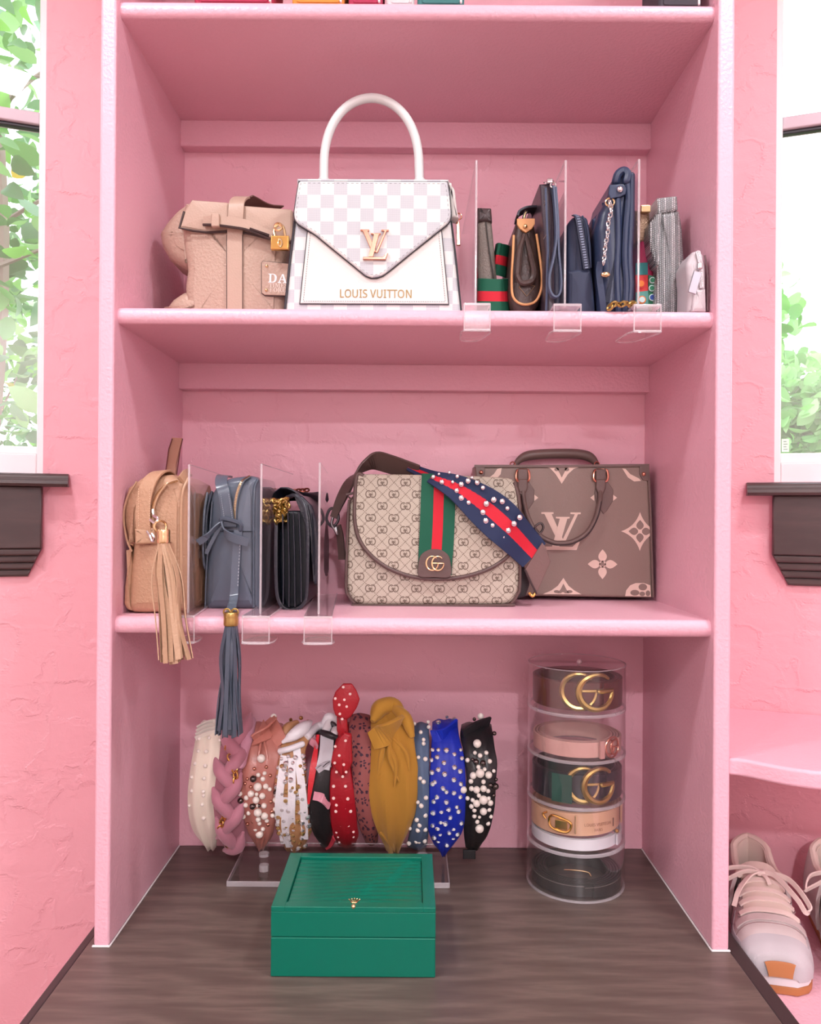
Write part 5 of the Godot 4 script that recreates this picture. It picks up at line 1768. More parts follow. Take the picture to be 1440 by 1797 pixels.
func headband(rows: Array, label: String, m: Material, folds := 0, amp := 0.0, t := 0.0065, vfold := 0.0, called := "headband") -> void:
	var top: float = rows[0][2]
	var bot: float = rows[-1][2]
	var mid := (top + bot) / 2
	var x: float = (rows[2][0] + rows[2][1]) / 2.0
	hb = {"rows": rows, "mid": mid, "half": (bot - top) / 2, "z": -0.225, "bow": 0.075, "t": t}
	thing(called, label, "headband", Vector3(Q(x, 900, -0.2).x, Q(x, bot, -0.2).y, -0.2), "headbands on the acrylic stand")
	var rings := []
	var n := 34
	var lim := 30
	for i in n + 5:
		var py := lerpf(top, bot, clampf((i - 2) / float(n), 0.0, 1.0))
		var r := hb_row(py)
		var back := 0.0
		if i < 2:
			back = (2 - i) * 0.022
			r[1] *= 0.93
			py += (2 - i) * 5.0
		if i > n + 2:
			back = (i - n - 2) * 0.022
			r[1] *= 0.75
			py -= (i - n - 2) * 7.0
		var v := clampf((py - mid) / hb.half, -1.0, 1.0)
		var nrm := Vector3(0, -v * 0.8, sqrt(1.0 - v * v * 0.64))
		if back > 0.0:
			nrm = Vector3(0, -signf(v), 0.15).normalized()
		var ring := []
		for k in lim:
			var a := TAU * k / lim
			var w := sin(a)
			var tt: float = t
			if folds > 0 and w > 0.0:
				tt += amp * cos(folds * a * 2.0 + vfold * sin(v * 3.0) + v * vfold) * (0.35 + 0.65 * absf(w))
			var q := p(r[0] + r[1] * cos(a), py - 0.8 * v * t * 1190.0 * (1.0 if back == 0.0 else 1.25), r[2] - back)
			ring.append(q + nrm * tt * w)
		rings.append(ring)
	part("band", loft(rings, true, 1.0, 4.0), m)

func pearls(called: String, list: Array, mesh: Mesh, m: Material, sx := 1.0) -> void:
	for q in list:
		var r: float = q[2] * 1.13 / F
		part(called, mesh, m, root, Transform3D(Basis().scaled(Vector3(r, r * sx, r)), hb_at(q[0], q[1], r * 0.4)))

func strewn(n: int, y0: float, y1: float, rmin: float, rmax: float, gap: float, edge := 0.92) -> Array:
	var out := []
	var tries := 0
	while out.size() < n and tries < 4000:
		tries += 1
		var y := rng.randf_range(y0, y1)
		var r := hb_row(y)
		var x: float = r[0] + r[1] * edge * sin(rng.randf_range(-PI / 2, PI / 2))
		var ok := true
		for q in out:
			if Vector2(q[0] - x, q[1] - y).length() < gap:
				ok = false
				break
		if ok:
			out.append([x, y, rng.randf_range(rmin, rmax)])
	return out

func headbands() -> void:
	var unit := ball(1.0, 14, 9).mesh(60)
	var facet := lathe([[0.0, -0.5], [0.9, -0.4], [1.0, 0.0], [0.62, 0.55], [0.0, 0.6]], 9).moved(Transform3D(Basis.from_euler(Vector3(PI / 2, 0, 0)), Vector3.ZERO)).mesh(12)
	var pearl := mat(rgb(240, 232, 222), 0.22)
	pearl.clearcoat_enabled = true
	pearl.clearcoat = 0.6
	var bead := mat(rgb(96, 86, 84), 0.2, 0.9)
	var rosebead := mat(rgb(196, 140, 120), 0.25, 0.9)
	var gem := mat(rgb(236, 236, 238), 0.08, 0.85)
	var ggem := mat(rgb(212, 178, 120), 0.15, 0.9)
	var velvet := func(c: Color) -> StandardMaterial3D:
		var m := relief(mat(c, 0.85), "fine", 0.015, 30.0)
		m.rim_enabled = true
		m.rim = 0.9
		m.rim_tint = 0.4
		return m
	var satin := func(c: Color, r := 0.32) -> StandardMaterial3D:
		return relief(mat(c, r), "peel", 0.03, 12.0)
	# 1
	headband([[352, 384, 1262], [344, 388, 1285], [339, 387, 1313], [334, 385, 1345], [330, 380, 1380], [329, 376, 1410], [332, 379, 1440], [341, 381, 1466], [360, 380, 1491]], "ivory velvet headband dotted with small pearls, at the left end of the stand", velvet.call(rgb(236, 224, 206)), 3, 0.0022, 0.0075, 0.4)
	for k in 4:
		var yy := 1270.0 + 6 * k
		part("wrap_fold", strap(cr([hb_at(346 - k, yy + 8, .001), hb_at(362, yy - 1, .002), hb_at(384, yy - 6, .001)], 4), Vector3(0, 1, .4), 0.007, 0.003), velvet.call(rgb(230, 222, 210)))
	pearls("pearl", [[349, 1296, 3.4], [367, 1295, 3.2], [386, 1299, 3], [348, 1318, 3.4], [362, 1319, 3.6], [342, 1340, 3.4], [360, 1344, 3.6], [336, 1364, 3.2], [358, 1366, 3.4], [336, 1388, 3.4], [357, 1389, 3.4], [357, 1396, 3.2], [332, 1414, 3], [355, 1412, 3.2], [357, 1436, 3.6], [363, 1268, 3.6], [376, 1266, 3.2]], unit, pearl)
	# 2 braid
	headband([[408, 440, 1264], [396, 440, 1285], [388, 435, 1303], [380, 430, 1330], [375, 424, 1358], [373, 424, 1402], [377, 428, 1447], [384, 429, 1470], [394, 424, 1493]], "mauve velvet braided headband with gold chain woven through", velvet.call(rgb(164, 104, 118)), 0, 0.0, 0.005)
	var mv: StandardMaterial3D = velvet.call(rgb(186, 124, 140))
	for k in 9:
		var y := 1272.0 + 26.0 * k
		var r := hb_row(y)
		var s := 1.0 if k % 2 == 0 else -1.0
		var pts := cr([hb_at(r[0] + s * r[1] * 0.95, y - 18, 0.002), hb_at(r[0] + s * r[1] * 0.55, y + 4, 0.007), hb_at(r[0] - s * r[1] * 0.1, minf(y + 24, 1490), 0.006), hb_at(r[0] - s * r[1] * 0.75, minf(y + 42, 1492), 0.001)], 5)
		part("braid_strand", tube(pts, [.003, .0045, .0065, .008, .0092, .0098, .01, .01, .0098, .0094, .0088, .008, .007, .0055, .004, .003], 10, false, true), mv)
	var pale: StandardMaterial3D = velvet.call(rgb(206, 150, 170))
	part("twisted_edge", tube(cr([hb_at(440, 1266, 0), hb_at(436, 1290, .003), hb_at(428, 1316, .004), hb_at(422, 1340, .003)], 5), 0.008, 9, false, true), pale)
	for q in [[[404, 1330], [412, 1352], [414, 1376]], [[396, 1424], [389, 1444], [384, 1458]], [[400, 1482], [408, 1490], [414, 1496]], [[398, 1294], [403, 1304], [398, 1312]]]:
		var cp := []
		for a in q:
			cp.append(hb_at(a[0], a[1], 0.011))
		part("chain", chain(cr(cp, 3), 0.0115, 0.0013, 0.72), M.gold)
	# 3 rose satin
	headband([[441, 497, 1264], [437, 496, 1285], [431, 493, 1313], [425, 487, 1350], [422, 481, 1380], [425, 483, 1425], [430, 482, 1450], [438, 478, 1472], [450, 466, 1491]], "rose satin headband heaped with large and small pearls", satin.call(rgb(182, 118, 106)), 3, 0.0022, 0.0075, 0.8)
	var rs: StandardMaterial3D = satin.call(rgb(190, 122, 108), 0.28)
	part("knot_fold", sheet(_patch([[441, 1308], [448, 1270], [462, 1262], [478, 1290], [474, 1296], [452, 1306]], 0.0035), 0.003), rs)
	part("knot_fold", strap(cr([hb_at(444, 1298, .004), hb_at(464, 1284, .006), hb_at(480, 1268, .003)], 5), Vector3(.6, 1, .3), 0.022, 0.003), rs)
	part("knot_fold", strap(cr([hb_at(470, 1264, .004), hb_at(482, 1284, .006), hb_at(494, 1306, .002)], 5), Vector3(1, .6, .2), 0.024, 0.003), rs)
	for q in [[458, 1300, 453, 1330], [463, 1300, 470, 1332], [455, 1490, 448, 1460], [457, 1490, 464, 1462]]:
		part("pleat", tube([hb_at(q[0], q[1], .001), hb_at((q[0] + q[2]) / 2.0, (q[1] + q[3]) / 2.0, .002), hb_at(q[2], q[3], .0)], [.001, .0026, .001], 7, false, true), rs)
	pearls("pearl", [[458, 1331, 7.5], [480, 1258, 6], [453, 1360, 4], [464, 1357, 3.6], [461, 1367, 4.4], [452, 1381, 7.4], [466, 1380, 5], [473, 1385, 3.8], [440, 1393, 6], [460, 1397, 5.6], [432, 1400, 4.4], [449, 1404, 6.2], [463, 1414, 5], [431, 1413, 4.4], [452, 1426, 7.4], [464, 1432, 6.6], [436, 1427, 4], [427, 1433, 4.4], [478, 1431, 4.2], [453, 1438, 5], [455, 1445, 4], [448, 1455, 4], [461, 1455, 4], [455, 1464, 7.2], [421, 1393, 4.4], [483, 1404, 5], [482, 1420, 3.6], [468, 1440, 4], [450, 1394, 3.4], [452, 1414, 3.2]], unit, pearl)
	pearls("bead", [[444, 1367, 6], [422, 1405, 5.6], [443, 1415, 5.8], [454, 1414, 3.4], [484, 1391, 5]], unit, bead)
	pearls("bead", [[446, 1349, 3.2], [467, 1346, 3.4], [474, 1361, 3.2], [434, 1367, 3.2], [430, 1375, 3], [440, 1381, 3.4], [475, 1407, 3.4], [477, 1424, 3.6], [434, 1446, 3.4], [470, 1447, 3.6], [443, 1442, 2.8], [484, 1376, 3]], unit, rosebead)
	# 4 white and tan stripes
	headband([[499, 546, 1266], [492, 545, 1285], [490, 536, 1313], [485, 537, 1345], [481, 538, 1380], [482, 540, 1412], [483, 542, 1440], [488, 546, 1466], [499, 533, 1494]], "white and tan striped headband covered in clear rhinestones", satin.call(rgb(186, 138, 96), 0.45), 4, 0.0014, 0.0075, 0.3)
	var wh: StandardMaterial3D = satin.call(rgb(238, 236, 240), 0.4)
	for q in [[[499, 1326], [492, 1380], [489, 1425], [499, 1480]], [[512, 1330], [512, 1390], [511, 1440], [517, 1492]], [[520, 1312], [528, 1370], [533, 1420], [534, 1472]], [[503, 1400], [500, 1450], [508, 1486]]]:
		var a := []
		for s in q:
			a.append(hb_at(s[0], s[1], 0.0018))
		part("white_stripe", strap(cr(a, 6), Vector3(1, 0, 0), 0.0112, 0.0024), wh)
	part("knot", tube(cr([hb_at(497, 1302, .003), hb_at(515, 1290, .007), hb_at(534, 1276, .007), hb_at(544, 1268, .002)], 5), [.003, .004, .0055, .007, .008, .009, .0095, .01, .01, .0095, .009, .008, .007, .006, .005, .004], 9, false, true), wh)
	part("knot", tube(cr([hb_at(497, 1294, .002), hb_at(505, 1278, .005), hb_at(520, 1268, .006)], 5), [.004, .006, .007, .0075, .008, .008, .0075, .007, .006, .005, .004], 9, false, true), satin.call(rgb(190, 142, 102), 0.45))
	part("knot", tube(cr([hb_at(492, 1318, .002), hb_at(508, 1314, .006), hb_at(530, 1306, .005)], 5), 0.0045, 9, false, true), wh)
	pearls("rhinestone", strewn(52, 1322, 1488, 3.8, 5.8, 9.0), facet, gem)
	pearls("rhinestone", strewn(30, 1340, 1488, 3.4, 5.2, 9.0), facet, ggem)
	pearls("rhinestone", [[518, 1292, 5], [503, 1302, 4], [528, 1260, 4], [510, 1263, 3.4], [540, 1266, 3.4], [530, 1272, 3]], facet, ggem)
	# 5 scarf
	headband([[552, 590, 1276], [556, 592, 1290], [551, 588, 1313], [545, 583, 1345], [539, 579, 1380], [541, 579, 1412], [543, 579, 1440], [549, 583, 1466], [562, 585, 1487]], "black, white and pink scarf headband with a twisted knot", satin.call(rgb(34, 32, 34), 0.4), 2, 0.0008, 0.007, 0.3)
	part("white_panel", strap(cr([hb_at(574, 1290, .001), hb_at(572, 1320, .001), hb_at(566, 1350, .001)], 5), Vector3(1, 0, 0), 0.02, 0.003), satin.call(rgb(214, 214, 220), 0.45))
	part("red_edge", strap(cr([hb_at(558, 1290, .002), hb_at(552, 1330, .002), hb_at(546, 1370, .002), hb_at(541, 1410, .002)], 5), Vector3(1, 0, 0), [.0045, .005, .0055, .006, .007, .008, .009, .0095, .0095, .009, .0085, .0075, .0065, .0055, .0045, .0035], 0.003), satin.call(rgb(222, 52, 62), 0.4))
	part("pink_panel", strap(cr([hb_at(550, 1396, .0015), hb_at(564, 1400, .0015), hb_at(578, 1414, .0015)], 5), Vector3(-.5, 1, 0), 0.0125, 0.003), satin.call(rgb(222, 152, 168), 0.45))
	part("pink_panel", strap(cr([hb_at(556, 1314, .0015), hb_at(552, 1306, .0015), hb_at(545, 1300, .0015)], 5), Vector3(0, 1, 0), 0.010, 0.003), satin.call(rgb(222, 152, 168), 0.45))
	part("rope_print", strap(cr([hb_at(556, 1352, .003), hb_at(568, 1344, .003), hb_at(580, 1340, .003)], 5), Vector3(0, 1, 0), 0.010, 0.002), satin.call(rgb(196, 190, 198), 0.45))
	for q in [[554, 1350, 568, 1340], [566, 1346, 579, 1336]]:
		part("rope_line", tube([hb_at(q[0], q[1], .0045), hb_at((q[0] + q[2]) / 2.0, (q[1] + q[3]) / 2.0 - 1, .005), hb_at(q[2], q[3], .0045)], 0.0006, 5), mat(rgb(60, 54, 60), 0.6))
	for q in [[[540, 1292], [556, 1276], [574, 1272]], [[572, 1282], [580, 1264], [590, 1272], [586, 1288]], [[570, 1268], [576, 1258], [586, 1262], [590, 1276]]]:
		var a := []
		for s in q:
			a.append(hb_at(s[0], s[1], 0.006))
		part("knot", tube(cr(a, 5), 0.0062, 9, false, true), satin.call(rgb(226, 222, 226) if q[0][0] != 572 else rgb(232, 230, 232), 0.4))
	part("knot", tube(cr([hb_at(566, 1286, .005), hb_at(578, 1290, .007), hb_at(592, 1296, .003)], 5), 0.005, 9, false, true), satin.call(rgb(40, 36, 40), 0.4))
	part("knot", tube(cr([hb_at(574, 1274, .012), hb_at(582, 1270, .014), hb_at(590, 1278, .012)], 4), 0.0042, 9, false, true), satin.call(rgb(46, 42, 46), 0.35))
	part("tail", strap(cr([hb_at(571, 1486, .0), hb_at(580, 1480, .002), hb_at(585, 1470, .001)], 4), Vector3(0, 1, .2), 0.010, 0.002), satin.call(rgb(190, 60, 74), 0.45))
	# 6 red dots
	headband([[592, 616, 1264], [590, 613, 1285], [585, 615, 1313], [580, 616, 1345], [578, 622, 1392], [579, 625, 1430], [581, 627, 1455], [585, 629, 1472], [592, 624, 1486]], "red headband with white polka dots and an upright bow end", satin.call(rgb(168, 22, 38), 0.4), 2, 0.0008, 0.007, 0.2)
	var red: StandardMaterial3D = satin.call(rgb(170, 22, 36), 0.42)
	var dot := mat(rgb(246, 214, 208), 0.6)
	var disc := lathe([[0.0, -0.2], [1.0, -0.2], [0.9, 0.1], [0.0, 0.14]], 12).moved(Transform3D(Basis.from_euler(Vector3(PI / 2, 0, 0)), Vector3.ZERO)).mesh(40)
	pearls("polka_dot", [[585, 1380, 3], [606, 1380, 2.8], [585, 1401, 3], [610, 1402, 3], [590, 1413, 2.8], [589, 1424, 3], [615, 1424, 3], [605, 1418, 2.2], [602, 1437, 2.4], [598, 1449, 2.2], [611, 1449, 2.6], [590, 1461, 2.2], [609, 1459, 2], [620, 1460, 2.4], [593, 1469, 2], [610, 1470, 2], [620, 1469, 2], [595, 1478, 2]], disc, dot)
	var ez := -0.135
	var ear := puff(v2([[602, 1200], [617, 1200], [625, 1212], [631, 1228], [626, 1242], [616, 1258], [608, 1264], [598, 1262], [588, 1256], [584, 1245], [583, 1229], [588, 1214]], ez), ez - 0.006 - ro.z, ez - ro.z, 0.003, 0.003, 50)
	part("bow_end", ear, red)
	part("bow_end", puff(v2([[590, 1256], [608, 1258], [610, 1290], [596, 1296], [590, 1284]], ez), ez - 0.012 - ro.z, ez - 0.002 - ro.z, 0.004, 0.002, 40), red)
	part("bow_end", puff(v2([[604, 1286], [616, 1290], [618, 1340], [610, 1356], [601, 1368], [590, 1356], [580, 1340], [583, 1322], [588, 1310], [596, 1294]], ez + .016), ez + 0.004 - ro.z, ez + .014 - ro.z, 0.004, 0.004, 60), red)
	for q in [[614, 1218, 0], [588, 1226, 0], [604, 1228, 0], [595, 1237, 0], [608, 1240, 0], [602, 1206, 0], [596, 1253, 0], [600, 1262, 0], [606, 1300, .016], [595, 1326, .016], [587, 1339, .016], [603, 1342, .016], [607, 1355, .016], [590, 1355, .016], [601, 1363, .016], [588, 1310, .014]]:
		var r: float = 2.5 * 1.13 / F
		part("polka_dot", disc, dot, root, Transform3D(Basis().scaled(Vector3.ONE * r), p(q[0], q[1], ez + q[2] + 0.0028)))
	# 7 spots
	var sp := mat(Color.WHITE, 0.7)
	sp.albedo_texture = T.spots
	sp.uv1_scale = Vector3(4.0, 0.42, 1)
	headband([[614, 650, 1250], [612, 653, 1270], [613, 652, 1300], [616, 652, 1330], [620, 650, 1392], [626, 659, 1440], [632, 663, 1462], [640, 663, 1482]], "dusty mauve headband with dark animal spots, tucked behind the mustard headband", sp, 2, 0.0006, 0.0075, 0.2)
	# 8 mustard
	headband([[654, 706, 1236], [650, 722, 1258], [651, 726, 1285], [650, 729, 1315], [647, 734, 1345], [645, 734, 1392], [650, 730, 1428], [661, 718, 1463], [676, 703, 1497]], "mustard yellow velvet headband with a large top knot, tallest on the stand", velvet.call(rgb(176, 126, 40)), 3, 0.0036, 0.0105, 1.0)
	var ms: StandardMaterial3D = velvet.call(rgb(186, 136, 46))
	part("knot", strap(cr([hb_at(652, 1300, .005), hb_at(676, 1288, .010), hb_at(698, 1270, .009), hb_at(708, 1258, .002)], 6), Vector3(.5, 1, .1), [.026, .028, .030, .031, .032, .033, .034, .034, .034, .033, .031, .029, .027, .024, .021, .018, .014, .010, .006], 0.006), ms)
	part("knot", tube(cr([hb_at(656, 1262, .004), hb_at(668, 1242, .007), hb_at(690, 1238, .006), hb_at(704, 1248, .003)], 6), [.006, .008, .01, .011, .012, .0125, .013, .013, .013, .013, .013, .0125, .012, .011, .01, .009, .008, .007, .006], 10, false, true), ms)
	part("knot", tube(cr([hb_at(690, 1240, .004), hb_at(712, 1262, .006), hb_at(722, 1290, .003)], 6), [.006, .007, .008, .0088, .0092, .0095, .0095, .009, .0085, .008, .007, .006, .005], 10, false, true), ms)
	for q in [[[674, 1300], [668, 1330], [664, 1360]], [[680, 1302], [694, 1340], [692, 1380]], [[690, 1296], [712, 1320], [718, 1352]], [[684, 1300], [684, 1330], [700, 1372]], [[668, 1462], [684, 1478], [692, 1494]]]:
		var a := []
		for s in q:
			a.append(hb_at(s[0], s[1], 0.0006))
		part("pleat", tube(cr(a, 5), [.002, .0026, .0032, .0038, .0042, .0042, .004, .0034, .0028, .0022, .0012], 8, false, true), velvet.call(rgb(178, 128, 42)))
	# 9 denim
	headband([[726, 752, 1266], [724, 753, 1290], [726, 753, 1322], [730, 753, 1360], [732, 753, 1392], [728, 753, 1430], [719, 752, 1463], [714, 749, 1489]], "slim denim blue headband with rows of pearls beside the royal blue one", satin.call(rgb(86, 106, 134), 0.7), 2, 0.0014, 0.007, 0.4)
	pearls("pearl", [[738, 1285, 3.8], [743, 1298, 3.6], [743, 1305, 3.8], [734, 1329, 3.4], [746, 1332, 4.2], [737, 1366, 3.6], [743, 1372, 4.2], [747, 1400, 4.2], [739, 1414, 4.4], [733, 1408, 3.4], [746, 1431, 4.2], [731, 1439, 4.2], [736, 1448, 4.4], [733, 1457, 4.4], [746, 1456, 4.2], [719, 1454, 3.4], [730, 1477, 3.8], [735, 1477, 3.8], [745, 1476, 4.2], [717, 1480, 4.2], [727, 1270, 3.4], [752, 1276, 3.8], [751, 1267, 3.4]], unit, pearl)
	# 10 royal blue
	headband([[758, 803, 1260], [757, 806, 1290], [756, 814, 1322], [753, 817, 1369], [752, 817, 1416], [751, 815, 1445], [752, 810, 1466], [761, 796, 1487], [774, 781, 1502]], "royal blue headband studded with round rhinestones", satin.call(rgb(16, 42, 172), 0.5), 3, 0.002, 0.008, 0.3)
	part("knot", strap(cr([hb_at(758, 1292, .003), hb_at(776, 1288, .006), hb_at(800, 1270, .004)], 5), Vector3(.3, 1, .2), 0.018, 0.004), satin.call(rgb(18, 46, 180), 0.5))
	pearls("rhinestone", [[769, 1268, 5], [766, 1286, 5], [781, 1283, 5], [759, 1316, 4], [769, 1316, 4], [783, 1317, 5.2], [797, 1324, 4.2], [808, 1316, 3.6], [757, 1334, 4.2], [767, 1329, 4.6], [779, 1339, 4.8], [810, 1331, 4.4], [769, 1351, 4.8], [797, 1347, 5], [758, 1356, 5], [807, 1354, 5], [780, 1359, 5.4], [759, 1376, 5], [796, 1369, 5], [763, 1373, 4.4], [777, 1384, 4.8], [808, 1376, 4.6], [783, 1390, 4.6], [796, 1392, 4.8], [767, 1399, 4.8], [761, 1407, 4.6], [807, 1399, 4.4], [783, 1408, 5.2], [801, 1416, 4.4], [804, 1424, 5.4], [787, 1421, 4.8], [774, 1425, 4.4], [760, 1427, 5.2], [790, 1435, 4.4], [781, 1446, 5.4], [773, 1443, 4.6], [759, 1449, 4.2], [809, 1445, 4.6], [768, 1454, 5], [796, 1455, 4.2], [788, 1462, 4.6], [802, 1464, 5], [772, 1464, 4.4], [762, 1470, 5], [795, 1471, 4], [769, 1476, 4.4], [784, 1483, 5], [797, 1262, 4.4], [784, 1258, 3.4]], facet, gem)
	# 11 black
	headband([[809, 862, 1265], [807, 865, 1285], [812, 868, 1310], [815, 872, 1335], [818, 870, 1369], [814, 868, 1416], [813, 861, 1455], [814, 853, 1475], [816, 842, 1491]], "black satin headband with clustered pearls, at the right end of the stand", satin.call(rgb(30, 29, 32), 0.36), 3, 0.0018, 0.0075, 0.5)
	part("knot", strap(cr([hb_at(812, 1290, .002), hb_at(834, 1276, .005), hb_at(858, 1268, .003)], 5), Vector3(.4, 1, .2), 0.02, 0.004), satin.call(rgb(36, 34, 38), 0.4))
	part("band_tip", slab(-.0095, .0095, -.007, .007, -.002, .002, .001).at(p(823, 1499, -0.205)), mat(rgb(24, 23, 25), 0.5))
	pearls("pearl", [[837, 1305, 7.6], [843, 1257, 6], [833, 1321, 3.6], [842, 1326, 4.4], [853, 1321, 4], [859, 1336, 4.2], [820, 1334, 4.2], [842, 1357, 8], [830, 1361, 6.2], [857, 1360, 6.4], [839, 1346, 4], [850, 1350, 3.6], [826, 1371, 4.4], [848, 1372, 4.2], [827, 1384, 4.6], [836, 1386, 6.4], [848, 1384, 6], [856, 1388, 4], [813, 1386, 6.4], [820, 1401, 4], [829, 1404, 4], [848, 1404, 8], [836, 1410, 6.6], [860, 1409, 5.4], [827, 1415, 4.4], [840, 1396, 4], [857, 1401, 4], [848, 1424, 6.6], [832, 1422, 4], [858, 1421, 4], [832, 1432, 4.2], [837, 1442, 4], [841, 1434, 3], [861, 1433, 3.6], [856, 1445, 4.2], [841, 1454, 8], [866, 1353, 3.4]], unit, pearl)
	pearls("bead", [[835, 1337, 5.6], [847, 1339, 5.4], [829, 1333, 3.4], [860, 1378, 4.6], [869, 1380, 6], [870, 1368, 3.4], [866, 1396, 3.6], [832, 1262, 3.4], [852, 1264, 3.4], [867, 1287, 4]], unit, bead)

func _patch(o: Array, lift: float) -> Array:                                          # a small folded facet across a band
	var g := []
	for i in 5:
		var row := []
		for j in 5:
			var u := i / 4.0
			var v := j / 4.0
			var a: Vector2 = Vector2(o[0][0], o[0][1]).lerp(Vector2(o[2][0], o[2][1]), v)
			var b: Vector2 = Vector2(o[4][0], o[4][1]).lerp(Vector2(o[3][0], o[3][1]), v)
			var q := a.lerp(b, u)
			row.append(hb_at(q.x, q.y, lift + 0.002 * sin(PI * u)))
		g.append(row)
	return g

func bent(b: MB, r: float) -> MB:                                                      # wrap a flat front piece round a cylinder of radius r
	for i in b.v.size():
		var q := b.v[i]
		var a := q.x / r
		b.v[i] = Vector3(sin(a) * (r + q.z), q.y, cos(a) * (r + q.z))
	return b

func belt_boxes() -> void:
	var R := 0.0715
	var H := 0.0645
	var base := Vector3(Q(1009, 1500, -0.19).x, DESK + 0.0005, -0.1905)
	var words := ["lowest", "second lowest", "middle", "second highest", "topmost"]
	for k in 5:
		var y := k * (H + 0.0008)
		thing("belt_box", ["clear round acrylic box at the bottom of the stack, holding a black belt", "clear round acrylic box holding tan and white belts, second from the bottom", "clear round acrylic box holding the dark green belt, middle of the stack", "clear round acrylic box holding the blush pink belt, second from the top", "clear round acrylic box on top of the stack, holding the dark brown belt"][k], "storage box", base + Vector3(0, y, 0), "stacked round acrylic belt boxes")
		var t := 0.0016
		part("wall", lathe([[R - t, 0.003], [R, 0.001], [R, H], [R - t, H]], 56, true), M.acrylic)
		part("floor_disc", lathe([[0.0, 0.0015], [R - t - 0.0004, 0.0015]], 56), M.acrylic)
		var ed := MB.new()
		ed.add(lathe([[R - t, H - 0.0009], [R + 0.0002, H - 0.0009], [R + 0.0002, H + 0.0003], [R - t, H + 0.0003]], 56, true))
		part("rim", ed, M.acrylic_edge)
		part("base_rim", lathe([[R - 0.003, 0.0], [R + 0.0003, 0.0], [R + 0.0003, 0.0022], [R - 0.003, 0.0022]], 56, true), M.acrylic_edge)
		if k == 4:
			part("lid", lathe([[0.0, H + 0.0018], [R - 0.001, H + 0.0018], [R + 0.0005, H + 0.0006]], 56), M.acrylic)
			part("lid_knob", ball(0.004, 12, 8).at(Vector3(0.0, H + 0.004, 0.02)), M.acrylic_edge)
	var ring := func(r: float, turns: float, drop := 0.0, a0 := 0.0) -> Array:
		var o := []
		var n := int(40 * turns)
		for i in n + 1:
			var a := a0 + TAU * turns * i / n
			var rr := r - 0.0042 * turns * i / n
			o.append(Vector3(sin(a) * rr, drop * sin(a), cos(a) * rr))
		return o
	var Y := func(k: int) -> float: return k * (H + 0.0008) + 0.0035
	# topmost: dark brown with large letters
	thing("brown_belt", "dark brown coiled belt with large antique gold double letter buckle, top box", "belt", base + Vector3(0, Y.call(4), 0), "coiled belts in the acrylic boxes")
	part("strap", strap(_up(ring.call(0.0655, 2.6, 0.0, 0.4), 0.023), Vector3.UP, 0.04, 0.003), leather(rgb(86, 34, 26), 0.35, 0.01))
	part("buckle", bent(gg_mark(0.083, 0.0575, 0.0042), 0.0635).moved(Transform3D(Basis.from_euler(Vector3(0, 0.05, 0)), Vector3(0, 0.0305, 0.0))), M.brass)
	# blush
	thing("blush_belt", "narrow blush pink coiled belt with small rose gold round buckle", "belt", base + Vector3(0, Y.call(3), 0), "coiled belts in the acrylic boxes")
	part("strap", strap(_up(ring.call(0.064, 3.2, 0.0, 1.0), 0.0125), Vector3.UP, 0.022, 0.003), leather(rgb(214, 166, 156), 0.4, 0.01))
	part("keeper_loop", box(Vector3(0.008, 0.026, 0.005), 0.0015, 2).moved(Transform3D(Basis.from_euler(Vector3(0, 0.38, 0)), Vector3(sin(0.38) * .0655, 0.0135, cos(0.38) * .0655))), leather(rgb(206, 156, 148), 0.4, 0.01))
	var bk := gg_mark(0.029, 0.024, 0.0015)
	bk.add(torus(0.0145, 0.0012, 28, 7))
	part("buckle", bent(bk, 0.067).moved(Transform3D(Basis.from_euler(Vector3(0, 0.66, 0)), Vector3(0, 0.015, 0))), M.rose_gold)
	# green and black
	thing("green_belt", "dark green and black coiled belt with large antique gold double letter buckle, middle box", "belt", base + Vector3(0, Y.call(2), 0), "coiled belts in the acrylic boxes")
	part("strap", strap(_up(ring.call(0.0655, 2.6, 0.0, 0.5), 0.023), Vector3.UP, 0.04, 0.003), leather(rgb(26, 26, 38), 0.35, 0.01))
	part("green_panel", bent(slab(-0.031, -0.002, 0.003, 0.043, 0.0018, 0.003, 0.0008), 0.0655).moved(Transform3D(Basis.from_euler(Vector3(0, -0.25, 0)), Vector3.ZERO)), leather(rgb(14, 74, 62), 0.4, 0.01))
	part("buckle", bent(gg_mark(0.076, 0.0555, 0.0042), 0.0635).moved(Transform3D(Basis.from_euler(Vector3(0, 0.15, 0)), Vector3(0, 0.029, 0))), M.brass)
	# tan and white
	thing("white_belt", "white coiled belt with stitched edge lying under the tan belt", "belt", base + Vector3(0, Y.call(1), 0), "coiled belts in the acrylic boxes")
	part("strap", strap(_up(ring.call(0.0655, 2.0, 0.0, 0.9), 0.009), Vector3.UP, 0.0155, 0.003), leather(rgb(236, 234, 240), 0.4, 0.01))
	thing("tan_belt", "wide natural tan coiled belt with gold buckle and printed lettering", "belt", base + Vector3(0, Y.call(1) + 0.019, 0), "coiled belts in the acrylic boxes")
	var tl := leather(rgb(224, 178, 144), 0.42, 0.01)
	part("strap", strap(_up(ring.call(0.0660, 2.2, 0.002, 1.3), 0.0195), Vector3.UP, 0.032, 0.003), tl)
	var ink := mat(rgb(172, 122, 92), 0.6)
	part("lettering", bent(text("LOUIS VUITTON", 0.0042, 0.0004, "Droid Sans", 500).at(Vector3(0.019, 0.021, 0.0019)), 0.066), ink)
	part("lettering", bent(text("PARIS", 0.0036, 0.0004, "Droid Sans", 500).at(Vector3(0.019, 0.0135, 0.0019)), 0.066), ink)
